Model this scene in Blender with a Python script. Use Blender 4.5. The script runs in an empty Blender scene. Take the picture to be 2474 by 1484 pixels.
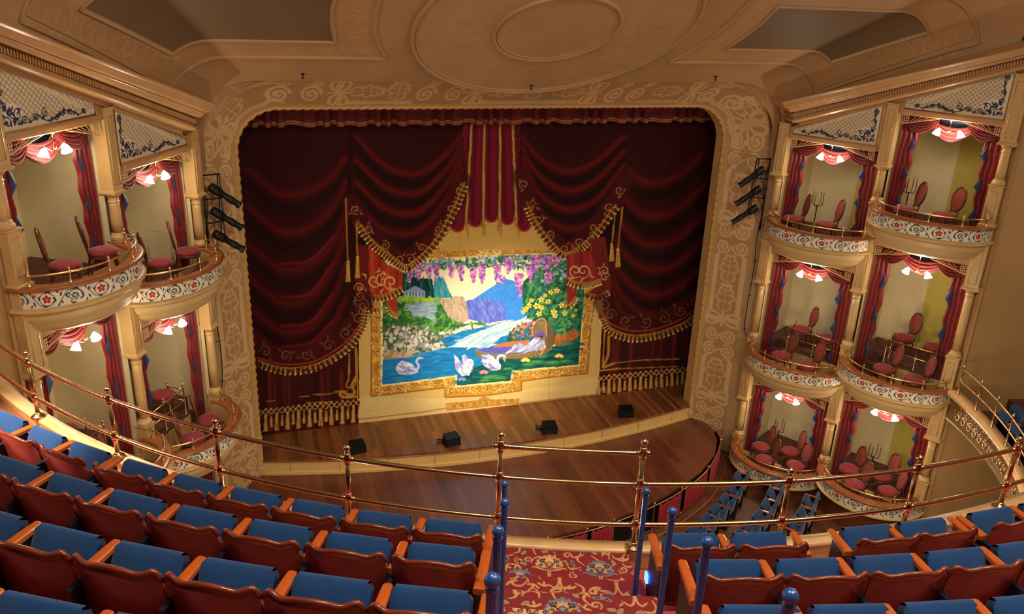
import bpy, math, random
import numpy as np
from mathutils import Vector, Matrix

# ------------------------------------------------------------------ scene, camera, light
sc = bpy.context.scene
COL = sc.collection
PI = math.pi
RNG = np.random.default_rng(7)
random.seed(7)

CAM_F, YAW, PITCH, ROLL = 2003.0, .3287, .3699, .0405
CAM_P = (-5.6207, -17.6032, 10.907)
IMG_W, IMG_H = 2474, 1484
def cam_axes():
    cy, sy, cp, sp = math.cos(YAW), math.sin(YAW), math.cos(PITCH), math.sin(PITCH)
    f = Vector((sy*cp, cy*cp, -sp)); r = Vector((cy, -sy, 0)); u = r.cross(f)
    c, s = math.cos(ROLL), math.sin(ROLL)
    return c*r + s*u, -s*r + c*u, f
cr, cu, cf = cam_axes()
cam_data = bpy.data.cameras.new('camera')
cam = bpy.data.objects.new('camera', cam_data); COL.objects.link(cam)
cam_data.sensor_fit = 'HORIZONTAL'; cam_data.sensor_width = 36.0
cam_data.lens = 36.0*CAM_F/IMG_W
cam_data.clip_start = .05; cam_data.clip_end = 200
cam.matrix_world = Matrix(((cr.x, cu.x, -cf.x, CAM_P[0]), (cr.y, cu.y, -cf.y, CAM_P[1]), (cr.z, cu.z, -cf.z, CAM_P[2]), (0, 0, 0, 1)))
sc.camera = cam

world = bpy.data.worlds.new('hall_dark'); sc.world = world; world.use_nodes = True
world.node_tree.nodes['Background'].inputs[0].default_value = (1.0, .72, .48, 1)
world.node_tree.nodes['Background'].inputs[1].default_value = .095

sc.view_settings.view_transform = 'Standard'
sc.view_settings.look = 'None'
sc.view_settings.gamma = 1.0
sc.view_settings.exposure = 0.0

def aim(o, loc, to):
    o.location = loc
    o.rotation_euler = (Vector(to)-Vector(loc)).to_track_quat('-Z', 'Y').to_euler()
def spot(name, loc, to, power, angle, blend, color, radius=.15):
    l = bpy.data.lights.new(name, 'SPOT'); l.energy = power; l.spot_size = math.radians(angle); l.spot_blend = blend
    l.color = color; l.shadow_soft_size = radius
    o = bpy.data.objects.new(name, l); COL.objects.link(o); aim(o, loc, to); return o
def point(name, loc, power, color, radius=.1):
    l = bpy.data.lights.new(name, 'POINT'); l.energy = power; l.color = color; l.shadow_soft_size = radius
    o = bpy.data.objects.new(name, l); COL.objects.link(o); o.location = loc; return o
def area(name, loc, to, power, sx, sy, color):
    l = bpy.data.lights.new(name, 'AREA'); l.energy = power; l.shape = 'RECTANGLE'; l.size = sx; l.size_y = sy; l.color = color
    o = bpy.data.objects.new(name, l); COL.objects.link(o); aim(o, loc, to); return o

WARM = (1.0, .72, .42)
# front-of-house spots on the painted drop, house lights over the gallery, unseen fills elsewhere
spot('drop_spot', (1.6, -11.5, 7.4), (.25, 1.08, 2.4), 8800, 22, 1.0, (1.0, .87, .64), .2)
spot('drop_spot', (-1.6, -11.5, 7.4), (.1, 1.08, 2.2), 1500, 31, 1.0, (1.0, .80, .58), .2)
spot('pit_spot', (-2.0, -11.0, 12.5), (-.8, -2.3, 0.0), 1900, 46, 1.0, (1.0, .76, .62), .3)
point('hall_fill', (.5, -11.5, 14.2), 320, (1.0, .82, .64), .7)  # unseen overhead light, added to lift the ceiling and hall
for sx in (-1, 1): point('stalls_fill', (sx*8.3, -7.4, 1.7), 34, (1.0, .78, .52), .3); point('stalls_fill', (sx*4.6, -7.2, 3.4), 200, (1.0, .78, .56), .4)  # unseen fills, added to brighten the stalls and the wall under the balcony
for sx in (-1, 1): point('side_wall_fill', (sx*11.6, -9.6, 9.3), 190, (1.0, .80, .56), .35)  # unseen fills, added because the outer side walls came out dark
area('gallery_house_light', (-5.2, -14.2, 14.4), (-4.8, -12.9, 7.0), 230, 1.2, 1.2, (1.0, .86, .72))
area('gallery_house_light', (-2.4, -16.2, 14.6), (-3.2, -13.4, 7.0), 230, 1.2, 1.2, (1.0, .86, .72))
area('gallery_house_light', (1.6, -15.4, 14.4), (0.2, -13.2, 7.0), 230, 1.2, 1.2, (1.0, .86, .72))
spot('gallery_downlight', (-9.4, -10.3, 10.9), (-8.0, -9.9, 6.9), 2600, 42, .7, (1.0, .9, .78), .12)

# ------------------------------------------------------------------ colour, materials
def s2l(c):
    c = np.asarray(c, float)/255.0
    return np.where(c <= .04045, c/12.92, ((c+.055)/1.055)**2.4)
def rgba(c): return tuple(float(x) for x in s2l(c))+(1.0,)
def new_mat(name):
    m = bpy.data.materials.new(name); m.use_nodes = True
    nt = m.node_tree; b = nt.nodes['Principled BSDF']; return m, nt, b
def link(nt, a, b): nt.links.new(a, b)
def mat(name, c, rough=.5, metal=0.0, var=.12, scale=6.0, bump=0.0, bscale=60.0, stretch=None, emit=None, estr=0, coat=0, spec=None, sheen=0):
    m, nt, b = new_mat(name)
    tc = nt.nodes.new('ShaderNodeTexCoord'); mp = nt.nodes.new('ShaderNodeMapping')
    link(nt, tc.outputs['Object'], mp.inputs[0])
    if stretch: mp.inputs['Scale'].default_value = stretch
    n = nt.nodes.new('ShaderNodeTexNoise'); n.inputs['Scale'].default_value = scale; n.inputs['Detail'].default_value = 4
    link(nt, mp.outputs[0], n.inputs['Vector'])
    r = nt.nodes.new('ShaderNodeValToRGB'); link(nt, n.outputs['Fac'], r.inputs[0])
    base = np.array(rgba(c)[:3])
    r.color_ramp.elements[0].position = .3; r.color_ramp.elements[1].position = .7
    r.color_ramp.elements[0].color = tuple(np.clip(base*(1-var), 0, 1))+(1,)
    r.color_ramp.elements[1].color = tuple(np.clip(base*(1+var), 0, 1))+(1,)
    link(nt, r.outputs[0], b.inputs['Base Color'])
    b.inputs['Roughness'].default_value = rough; b.inputs['Metallic'].default_value = metal
    if coat: b.inputs['Coat Weight'].default_value = coat; b.inputs['Coat Roughness'].default_value = .15
    if sheen: b.inputs['Sheen Weight'].default_value = sheen; b.inputs['Sheen Roughness'].default_value = .4
    if spec is not None: b.inputs['Specular IOR Level'].default_value = spec
    if bump:
        n2 = nt.nodes.new('ShaderNodeTexNoise'); n2.inputs['Scale'].default_value = bscale; link(nt, mp.outputs[0], n2.inputs['Vector'])
        bp = nt.nodes.new('ShaderNodeBump'); bp.inputs['Strength'].default_value = bump; bp.inputs['Distance'].default_value = .02
        link(nt, n2.outputs['Fac'], bp.inputs['Height']); link(nt, bp.outputs[0], b.inputs['Normal'])
    if emit:
        b.inputs['Emission Color'].default_value = rgba(emit); b.inputs['Emission Strength'].default_value = estr
    return m
def paint_mat(name, rough=.7, spec=.3, var=.06, scale=30):
    m, nt, b = new_mat(name)
    a = nt.nodes.new('ShaderNodeVertexColor'); a.layer_name = 'paint'
    n = nt.nodes.new('ShaderNodeTexNoise'); n.inputs['Scale'].default_value = scale
    tc = nt.nodes.new('ShaderNodeTexCoord'); link(nt, tc.outputs['Object'], n.inputs['Vector'])
    mr = nt.nodes.new('ShaderNodeMapRange'); mr.inputs[1].default_value = .3; mr.inputs[2].default_value = .7
    mr.inputs[3].default_value = 1-var; mr.inputs[4].default_value = 1+var
    link(nt, n.outputs['Fac'], mr.inputs[0])
    mx = nt.nodes.new('ShaderNodeVectorMath'); mx.operation = 'SCALE'
    link(nt, a.outputs['Color'], mx.inputs[0]); link(nt, mr.outputs[0], mx.inputs['Scale'])
    link(nt, mx.outputs[0], b.inputs['Base Color'])
    b.inputs['Roughness'].default_value = rough; b.inputs['Specular IOR Level'].default_value = spec
    return m
def plank_mat(name, cols, width, axis=0, length=2.6, rough=.3, coat=.2):
    m, nt, b = new_mat(name)
    tc = nt.nodes.new('ShaderNodeTexCoord'); sp = nt.nodes.new('ShaderNodeSeparateXYZ'); link(nt, tc.outputs['Object'], sp.inputs[0])
    def math_(op, x, y=None):
        n = nt.nodes.new('ShaderNodeMath'); n.operation = op
        if hasattr(x, 'links'): link(nt, x, n.inputs[0])
        else: n.inputs[0].default_value = x
        if y is not None:
            if hasattr(y, 'links'): link(nt, y, n.inputs[1])
            else: n.inputs[1].default_value = y
        return n.outputs[0]
    across, along = sp.outputs[axis], sp.outputs[1-axis]
    i = math_('DIVIDE', across, width); fl = math_('FLOOR', i); fr = math_('FRACT', i)
    wn = nt.nodes.new('ShaderNodeTexWhiteNoise'); wn.noise_dimensions = '1D'; link(nt, fl, wn.inputs['W'])
    off = math_('MULTIPLY', wn.outputs['Value'], 7.3)
    j = math_('FLOOR', math_('DIVIDE', math_('ADD', along, off), length))
    wn2 = nt.nodes.new('ShaderNodeTexWhiteNoise'); wn2.noise_dimensions = '2D'
    cb = nt.nodes.new('ShaderNodeCombineXYZ'); link(nt, fl, cb.inputs[0]); link(nt, j, cb.inputs[1]); link(nt, cb.outputs[0], wn2.inputs['Vector'])
    mp = nt.nodes.new('ShaderNodeMapping'); link(nt, tc.outputs['Object'], mp.inputs[0])
    s = [40, 40, 1]; s[1-axis] = 2.0; mp.inputs['Scale'].default_value = s
    n = nt.nodes.new('ShaderNodeTexNoise'); n.inputs['Scale'].default_value = 1.0; n.inputs['Detail'].default_value = 5; link(nt, mp.outputs[0], n.inputs['Vector'])
    f = math_('ADD', math_('MULTIPLY', wn2.outputs['Value'], .6), math_('MULTIPLY', n.outputs['Fac'], .45))
    r = nt.nodes.new('ShaderNodeValToRGB'); link(nt, f, r.inputs[0])
    r.color_ramp.elements[0].color = rgba(cols[0]); r.color_ramp.elements[1].color = rgba(cols[-1])
    if len(cols) == 3: r.color_ramp.elements.new(.5).color = rgba(cols[1])
    gap = math_('LESS_THAN', fr, .035)
    mx = nt.nodes.new('ShaderNodeMix'); mx.data_type = 'RGBA'; link(nt, math_('MULTIPLY', gap, .6), mx.inputs[0])
    link(nt, r.outputs[0], mx.inputs[6]); mx.inputs[7].default_value = rgba((20, 10, 6))
    link(nt, mx.outputs[2], b.inputs['Base Color'])
    b.inputs['Roughness'].default_value = rough; b.inputs['Coat Weight'].default_value = coat; b.inputs['Coat Roughness'].default_value = .25
    return m

M = {}
M['cream'] = mat('cream_paint', (214, 184, 128), .42, var=.06, scale=2)
M['gold_cream'] = mat('gold_cream_paint', (208, 172, 112), .38, var=.07, scale=3)
M['tan'] = mat('tan_plaster', (186, 152, 108), .6, var=.07, scale=1.3)
M['wall_tan'] = mat('side_wall_plaster', (190, 150, 98), .6, var=.10, scale=.8)
M['box_wall'] = mat('box_wall_paint', (222, 206, 162), .7, var=.04, scale=2)
M['cornice'] = mat('cornice_paint', (194, 152, 102), .32, var=.08, scale=4)
M['cornice_dark'] = mat('cornice_dentil_paint', (166, 118, 72), .4, var=.1, scale=8)
M['olive'] = mat('olive_lit_wall', (196, 178, 84), .7, var=.05)  # corridor wall beyond the box, its yellowish light put into the colour
M['greygreen'] = mat('grey_wall_paint', (188, 194, 172), .7, var=.05)
M['brass'] = mat('polished_brass', (226, 190, 136), .22, 1.0, var=.10, scale=12)
M['brass_dull'] = mat('box_rail_brass', (230, 196, 140), .28, 1.0, var=.1, scale=12)
M['bronze'] = mat('darkened_brass', (120, 84, 44), .35, 1.0, var=.15, scale=12)
M['rim'] = mat('rim_wood', (156, 92, 48), .32, var=.22, scale=5, stretch=(1, 1, 8), coat=.3)
M['rim_red'] = mat('mahogany_top_wood', (124, 54, 34), .3, var=.2, scale=5, coat=.3)
M['skirt'] = mat('brown_wainscot_wood', (112, 62, 36), .45, var=.25, scale=6, stretch=(3, 3, .3))
M['cap'] = mat('varnished_pale_wood', (222, 178, 118), .3, var=.12, scale=5, coat=.35)
M['maho'] = mat('mahogany_veneer', (122, 50, 26), .3, var=.28, scale=7, stretch=(1.2, 1.2, 4), coat=.45)
M['arm'] = mat('orange_varnished_wood', (190, 88, 26), .3, var=.2, scale=9, stretch=(3, .5, 3), coat=.4)
M['velvet'] = mat('blue_velvet', (28, 66, 112), .85, var=.13, scale=7, bump=.25, bscale=180, sheen=.35, spec=.25)
M['velvet_dark'] = mat('navy_vinyl_edge', (16, 30, 62), .55, var=.15)
M['iron'] = mat('navy_cast_iron', (18, 22, 40), .45, var=.2)
M['post_blue'] = mat('blue_enamel', (36, 82, 148), .3, .15, var=.08, coat=.5)
M['black'] = mat('black_metal', (14, 17, 22), .4, .2, var=.2)
M['black_cloth'] = mat('black_masking', (9, 6, 8), .95, var=.2)
M['redcurtain'] = mat('red_satin', (122, 24, 26), .5, var=.15, scale=8, sheen=.3)
M['bluelining'] = mat('blue_satin', (34, 52, 96), .5, var=.12, scale=8)
M['pitred'] = mat('crimson_velour', (168, 26, 44), .75, var=.2, scale=9, sheen=.3)
M['valance'] = mat('valance_velour', (98, 14, 18), .8, var=.2, scale=6)
M['trim_gold'] = mat('gold_braid', (150, 96, 52), .5, .2, var=.2, scale=30)
M['rope'] = mat('gilded_rope_plaster', (206, 164, 88), .4, var=.14, scale=25)
M['chair_wood'] = mat('chair_walnut', (98, 48, 28), .32, var=.25, scale=8, coat=.3)
M['chair_back'] = mat('faded_rose_brocade', (146, 66, 58), .8, var=.2, scale=24)
M['chair_red'] = mat('rose_velvet', (136, 36, 42), .8, var=.14, scale=10, sheen=.3)
M['box_carpet'] = mat('brown_figured_carpet', (92, 56, 44), .95, var=.55, scale=11)
M['floor_red'] = mat('plain_rose_carpet', (182, 70, 66), .95, var=.08, scale=20)
M['mezz_red'] = mat('dark_brown_carpet', (104, 58, 44), .95, var=.2, scale=9)
M['shade'] = mat('frosted_lamp_glass', (255, 244, 230), .5, var=0, emit=(255, 236, 214), estr=26)
M['stage'] = plank_mat('stage_planks', [(74, 38, 20), (120, 72, 40), (168, 106, 60)], .11, 0, 3.2, .34, .25)
M['pit'] = plank_mat('pit_cover_planks', [(78, 40, 26), (110, 60, 40), (134, 76, 50)], .16, 0, 4.0, .32, .3)
M['orch'] = plank_mat('stalls_planks', [(78, 46, 28), (112, 68, 42), (128, 82, 52)], .07, 1, 2.0, .45, .1)
M['apron'] = mat('apron_cream_paint', (226, 190, 116), .5, var=.05, scale=2)
M['led'] = mat('blue_step_light', (40, 90, 255), .4, var=0, emit=(50, 110, 255), estr=9)
M['leather'] = mat('ledge_dark', (60, 44, 26), .7)
P_canvas = paint_mat('painted_canvas', .85, .2, .07, 14)
P_enamel = paint_mat('painted_panel', .45, .35, .03, 10)
P_plaster = paint_mat('stencilled_plaster', .55, .35, .07, 1.2)
M['olive_relief'] = mat('olive_gilt_relief', (132, 104, 58), .45, .25, var=.2, scale=20)
P_carpet = paint_mat('woven_carpet', .95, .1, .12, 160)

# ------------------------------------------------------------------ mesh helpers
def tag(o, label=None, cat=None, group=None, kind=None):
    if label: o['label'] = label
    if cat: o['category'] = cat
    if group: o['group'] = group
    if kind: o['kind'] = kind
    return o
def thing(name, label, cat, loc=(0, 0, 0), rz=0.0, group=None):
    o = bpy.data.objects.new(name, None); COL.objects.link(o); o.empty_display_size = .1
    o.location = loc; o.rotation_euler = (0, 0, rz)
    return tag(o, label, cat, group)
def put(name, me, parent=None):
    o = bpy.data.objects.new(name, me); COL.objects.link(o)
    if parent is not None: o.parent = parent
    return o
class MB:
    """collects shapes; build() links them as one mesh object. org is subtracted (the parent's place)."""
    def __init__(s, org=(0, 0, 0), f=None):
        s.v = []; s.f = []; s.sm = []; s.org = np.array(org, float); s.fn = f
    def add(s, vs, fs, smooth=False):
        b = len(s.v)
        s.v += [tuple(map(float, p)) for p in vs]
        s.f += [[b+i for i in f] for f in fs]; s.sm += [smooth]*len(fs); return s
    def box(s, c, d, rot=None):
        x, y, z = (k/2 for k in d)
        P = [Vector((i*x, j*y, k*z)) for i in (-1, 1) for j in (-1, 1) for k in (-1, 1)]
        if rot is not None: P = [rot @ p for p in P]
        P = [p+Vector(c) for p in P]
        return s.add(P, [(0, 1, 3, 2), (4, 6, 7, 5), (0, 4, 5, 1), (2, 3, 7, 6), (0, 2, 6, 4), (1, 5, 7, 3)])
    def bbox(s, c, d, r=.01, rot=None):
        """box with chamfered edges (three slabs of an octagonal outline)"""
        x, y, z = (k/2 for k in d); r = min(r, x*.9, y*.9, z*.9)
        def ring(ex, ey, zz): return [(-ex+r, -ey, zz), (ex-r, -ey, zz), (ex, -ey+r, zz), (ex, ey-r, zz), (ex-r, ey, zz), (-ex+r, ey, zz), (-ex, ey-r, zz), (-ex, -ey+r, zz)]
        R = [ring(x-r, y-r, -z), ring(x, y, -z+r), ring(x, y, z-r), ring(x-r, y-r, z)]
        V = [Vector(p) for q in R for p in q]
        if rot is not None: V = [rot @ p for p in V]
        V = [p+Vector(c) for p in V]
        F = [tuple(range(7, -1, -1)), tuple(range(24, 32))]
        for k in range(3):
            for i in range(8): F.append((k*8+i, k*8+(i+1) % 8, k*8+8+(i+1) % 8, k*8+8+i))
        return s.add(V, F)
    def prism(s, pts, z0, z1):
        n = len(pts)
        V = [(x, y, z0) for x, y in pts]+[(x, y, z1) for x, y in pts]
        F = [tuple(range(n-1, -1, -1)), tuple(range(n, 2*n))]+[(i, (i+1) % n, n+(i+1) % n, n+i) for i in range(n)]
        return s.add(V, F)
    def tube(s, path, r, n=8, closed=False, smooth=True):
        P = [Vector(p) for p in path]; m = len(P)
        rr = r if hasattr(r, '__len__') else [r]*m
        up = None; V = []; 
        for i in range(m):
            a = P[i-1] if (i or closed) else P[0]; b = P[(i+1) % m] if (i < m-1 or closed) else P[-1]
            t = (b-a).normalized()
            if up is None:
                up = Vector((0, 0, 1)) if abs(t.z) < .9 else Vector((1, 0, 0))
            x = t.cross(up).normalized(); up = x.cross(t).normalized()
            V += [P[i]+rr[i]*(math.cos(2*PI*k/n)*x+math.sin(2*PI*k/n)*up) for k in range(n)]
        F = []
        for i in range(m if closed else m-1):
            j = (i+1) % m
            F += [(i*n+k, i*n+(k+1) % n, j*n+(k+1) % n, j*n+k) for k in range(n)]
        if not closed: F += [tuple(range(n-1, -1, -1)), tuple((m-1)*n+k for k in range(n))]
        return s.add(V, F, smooth)
    def lathe(s, prof, base=(0, 0, 0), n=14, rot=None, smooth=True):
        V = []
        for r, z in prof:
            for k in range(n):
                p = Vector((r*math.cos(2*PI*k/n), r*math.sin(2*PI*k/n), z))
                if rot is not None: p = rot @ p
                V.append(p+Vector(base))
        F = []
        for i in range(len(prof)-1):
            F += [(i*n+k, i*n+(k+1) % n, i*n+n+(k+1) % n, i*n+n+k) for k in range(n)]
        F += [tuple(range(n-1, -1, -1)), tuple((len(prof)-1)*n+k for k in range(n))]
        return s.add(V, F, smooth)
    def ball(s, c, r, n=14): return s.lathe([(max(r*math.sin(t), .0004), -r*math.cos(t)) for t in np.linspace(0, PI, 9)], c, n)
    def grid(s, P, smooth=True, cu=False):
        P = np.asarray(P); nu, nv = P.shape[:2]
        F = [(i*nv+j, ((i+1) % nu)*nv+j, ((i+1) % nu)*nv+j+1, i*nv+j+1) for i in range(nu if cu else nu-1) for j in range(nv-1)]
        return s.add(P.reshape(-1, 3), F, smooth)
    def mesh(s, name):
        me = bpy.data.meshes.new(name)
        vs = [s.fn(*p) for p in s.v] if s.fn else s.v
        vs = np.array(vs, float)-s.org
        me.from_pydata(vs.tolist(), [], s.f)
        me.polygons.foreach_set('use_smooth', np.array(s.sm, bool)); me.update(); return me
    def build(s, name, m, parent=None):
        me = s.mesh(name); me.materials.append(m)
        o = put(name, me, parent)
        return o
def struct(name, mb, m, parent=None):
    return tag(mb.build(name, m, parent), kind='structure')
def paint_grid(name, P, col, m, parent=None, org=(0, 0, 0), mask=None):
    """P (nu,nv,3), col (nu,nv,3) linear; mask (nu-1,nv-1) True = keep"""
    nu, nv = P.shape[:2]
    V = (P.reshape(-1, 3)-np.array(org)).astype(np.float32)
    i, j = np.meshgrid(np.arange(nu-1), np.arange(nv-1), indexing='ij')
    if mask is not None: i, j = i[mask], j[mask]
    i, j = i.ravel(), j.ravel()
    F = np.stack([i*nv+j, (i+1)*nv+j, (i+1)*nv+j+1, i*nv+j+1], 1).astype(np.int32)
    C = np.ones((nu*nv, 4), np.float32); C[:, :3] = np.clip(col.reshape(-1, 3), 0, 1)
    if mask is not None:
        used = np.zeros(nu*nv, bool); used[F.ravel()] = True
        idx = np.cumsum(used)-1; V = V[used]; C = C[used]; F = idx[F].astype(np.int32)
    me = bpy.data.meshes.new(name)
    me.vertices.add(len(V)); me.vertices.foreach_set('co', V.ravel())
    me.loops.add(F.size); me.loops.foreach_set('vertex_index', F.ravel())
    me.polygons.add(len(F)); me.polygons.foreach_set('loop_start', np.arange(0, F.size, 4, dtype=np.int32))
    me.update(calc_edges=True); me.validate()
    me.polygons.foreach_set('use_smooth', np.ones(len(me.polygons), bool))
    a = me.color_attributes.new('paint', 'FLOAT_COLOR', 'POINT'); a.data.foreach_set('color', C.ravel())
    me.materials.append(m); me.update()
    return put(name, me, parent)
def copy_tree(o, parent=None):
    c = o.copy(); COL.objects.link(c)
    if parent is not None: c.parent = parent
    for ch in list(o.children): copy_tree(ch, c)
    return c

# ------------------------------------------------------------------ flat painting (canvas, friezes, carpets)
class Paint:
    """colours on a grid of flat design coordinates X, Y"""
    def __init__(s, X, Y, base):
        s.shape = X.shape; s.X = X.ravel(); s.Y = Y.ravel(); s.C = np.tile(s2l(base), (s.X.size, 1))
    def near(s, pts, m=0):
        pts = np.asarray(pts, float); a = pts.min(0)-m; b = pts.max(0)+m
        return np.nonzero((s.X >= a[0]) & (s.X <= b[0]) & (s.Y >= a[1]) & (s.Y <= b[1]))[0]
    def mix(s, i, a, col):
        col = s2l(col); a = np.asarray(a)
        if a.ndim: a = a[:, None]
        s.C[i] = s.C[i]*(1-a)+col*a
    def inside(s, pts, i):
        x, y = s.X[i], s.Y[i]; r = np.zeros(len(i), bool); n = len(pts)
        for k in range(n):
            x0, y0 = pts[k]; x1, y1 = pts[(k+1) % n]
            if y0 == y1: continue
            r ^= ((y0 > y) != (y1 > y)) & (x < (x1-x0)*(y-y0)/(y1-y0)+x0)
        return r
    def fill(s, pts, col, a=1.0):
        i = s.near(pts)
        if len(i): i = i[s.inside(pts, i)]; s.mix(i, a, col)
        return s
    def dist(s, pts, i):
        x, y = s.X[i], s.Y[i]; d = np.full(len(i), 1e9); t = np.zeros(len(i)); n = len(pts)-1
        for k in range(n):
            ax, ay = pts[k]; bx, by = pts[k+1]; L = (bx-ax)**2+(by-ay)**2+1e-12
            u = np.clip(((x-ax)*(bx-ax)+(y-ay)*(by-ay))/L, 0, 1)
            q = np.hypot(x-ax-u*(bx-ax), y-ay-u*(by-ay)); w = q < d
            d[w] = q[w]; t[w] = (k+u[w])/n
        return d, t
    def line(s, pts, w, col, a=1.0, taper=0.0, soft=0.0):
        i = s.near(pts, w*(2.5 if soft else 1)+.001)
        if not len(i): return s
        d, t = s.dist(pts, i)
        ww = w*(1-taper*np.abs(2*t-1)) if taper else w
        al = a*np.exp(-(d/(ww*.62+1e-9))**2) if soft else a*np.clip((ww-d)/(w*.35+1e-9)+.5, 0, 1)
        k = al > .01; s.mix(i[k], al[k], col); return s
    def ell(s, c, rx, ry, col, rot=0.0, a=1.0, soft=0.0):
        R = max(rx, ry)*(1.8 if soft else 1); i = s.near([(c[0]-R, c[1]-R), (c[0]+R, c[1]+R)])
        if not len(i): return s
        x, y = s.X[i]-c[0], s.Y[i]-c[1]; cr_, sr_ = math.cos(rot), math.sin(rot)
        q = ((x*cr_+y*sr_)/rx)**2+((-x*sr_+y*cr_)/ry)**2
        if soft: al = a*np.exp(-q*1.6); k = al > .01; s.mix(i[k], al[k], col)
        else: s.mix(i[q <= 1], a, col)
        return s
    def dabs(s, poly, n, size, cols, a=.8, asp=.5, rot=None, seed=0):
        """n brush dabs inside a polygon"""
        g = np.random.default_rng(seed); pts = np.array(poly, float); lo, hi = pts.min(0), pts.max(0)
        for k in range(n):
            for _ in range(12):
                p = lo+(hi-lo)*g.random(2)
                ins = False
                for q in range(len(pts)):
                    (x0, y0), (x1, y1) = pts[q], pts[(q+1) % len(pts)]
                    if (y0 > p[1]) != (y1 > p[1]) and p[0] < (x1-x0)*(p[1]-y0)/(y1-y0)+x0: ins = not ins
                if ins: break
            else: continue
            z = size*(.6+.8*g.random())
            s.ell(p, z, z*asp, cols[g.integers(len(cols))], (g.random()*PI if rot is None else rot+.5*(g.random()-.5)), a)
        return s
    def out(s): return s.C.reshape(s.shape+(3,))
def spiral(c, r0, r1, a0, turns, n=26, asp=1.0):
    return [(c[0]+asp*(r0+(r1-r0)*t)*math.cos(a0+2*PI*turns*t), c[1]+(r0+(r1-r0)*t)*math.sin(a0+2*PI*turns*t)) for t in np.linspace(0, 1, n)]
def arc(c, r, a0, a1, n=14, asp=1.0): return [(c[0]+asp*r*math.cos(t), c[1]+r*math.sin(t)) for t in np.linspace(a0, a1, n)]
def curve(pts, n=8):
    """smooth line through points"""
    P = [np.array(p, float) for p in pts]; P = [2*P[0]-P[1]]+P+[2*P[-1]-P[-2]]; o = []
    for k in range(1, len(P)-2):
        for t in np.linspace(0, 1, n, endpoint=False):
            a, b, c, d = P[k-1:k+3]
            o.append(tuple(.5*(2*b+(c-a)*t+(2*a-5*b+4*c-d)*t*t+(3*b-a-3*c+d)*t**3)))
    return o+[tuple(P[-2])]
# ------------------------------------------------------------------ the painted drop (flat canvas, design traced in drawing units)
DROP_Y = 1.08
def to_draw(x, z):
    """plane metres -> drawing units (the tracing's own projective frame)"""
    dx, dy, dz = x-CAM_P[0], DROP_Y-CAM_P[1], z-CAM_P[2]
    w = dx*cf.x+dy*cf.y+dz*cf.z
    return IMG_W/2+CAM_F*(dx*cr.x+dy*cr.y+dz*cr.z)/w, IMG_H/2-CAM_F*(dx*cu.x+dy*cu.y+dz*cu.z)/w
def T(ox, oy, k): return lambda *p: [(ox+x*k, oy+y*k) for x, y in p]
k1, k2, k3, k4, k5 = T(560, 240, .283), T(1140, 240, .2831), T(840, 560, .2964), T(560, 640, .283), T(1400, 620, .2966)
RED0, RED1, RED2, REDH = (30, 6, 10), (54, 9, 13), (96, 17, 18), (146, 32, 26)
GOLD0, GOLD1, GOLD2, GOLDH = (140, 92, 34), (196, 142, 54), (226, 184, 96), (250, 226, 150)
def fringe(p, pts, w=5, beads=True, seed=1):
    L = curve(pts, 6)
    p.line(L, w*1.6, (92, 40, 20), .8)
    acc = 0; last = None; off = (0, 0)
    for a, b in zip(L, L[1:]):
        seg = math.hypot(b[0]-a[0], b[1]-a[1]); acc += seg
        if acc > 5.2:
            acc = 0; nx, ny = -(b[1]-a[1])/seg, (b[0]-a[0])/seg
            if ny < 0: nx, ny = -nx, -ny
            q = (b[0]+nx*w*1.5, b[1]+ny*w*1.5)
            p.line([(b[0]-nx*w*1.5-2, b[1]-ny*w*1.5), q], .8, GOLD2, .9); p.line([(b[0]-nx*w*1.5+3, b[1]-ny*w*1.5), q], .8, GOLD1, .9)
            if beads: p.ell(q, 2.5, 2.5, GOLDH); p.ell((q[0]+.6, q[1]+.8), 1.3, 1.3, GOLD1)
    p.line([(x, y-w*1.6) for x, y in L], 1.3, GOLD1, .8)
def scrollwork(p, pts, n, size, col, a=.75, seed=3, w=1.7):
    g = np.random.default_rng(seed); L = curve(pts, 10)
    for k in range(n):
        c = L[int((k+.5)/n*(len(L)-1))]; d = 1 if k % 2 else -1
        p.line(spiral(c, size*.12, size, g.random()*6, d*1.35, 22), w, col, a, .55)
        for q in range(2):
            t = g.random()*6.28; p.line(curve([(c[0]+size*math.cos(t), c[1]+size*math.sin(t)), (c[0]+1.3*size*math.cos(t+.4), c[1]+1.3*size*math.sin(t+.4)), (c[0]+1.75*size*math.cos(t+.3), c[1]+1.75*size*math.sin(t+.3))], 5), w*1.3, col, a*.8, .9)
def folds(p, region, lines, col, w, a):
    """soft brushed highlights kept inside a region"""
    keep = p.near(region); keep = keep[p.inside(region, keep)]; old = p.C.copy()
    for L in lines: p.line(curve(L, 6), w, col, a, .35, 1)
    new = p.C; m = np.zeros(len(new), bool); m[keep] = True; old[m] = new[m]; p.C = old
def tassel(p, x, y0, y1, w=6, cord=None):
    if cord: p.line(cord+[(x, y0)], 1.5, GOLD1, .9)
    p.ell((x, y0+2), w*.55, w*.6, GOLD2); p.fill([(x-w*.5, y0+4), (x+w*.5, y0+4), (x+w*.95, y1), (x-w*.95, y1)], GOLD1)
    for k in (-.5, 0, .5): p.line([(x+k*w*.5, y0+6), (x+k*w*1.2, y1-1)], 1.0, GOLD2, .7); p.line([(x+k*w*.5+1.6, y0+8), (x+k*w*1.2+2, y1-1)], .8, GOLD0, .7)
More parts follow.
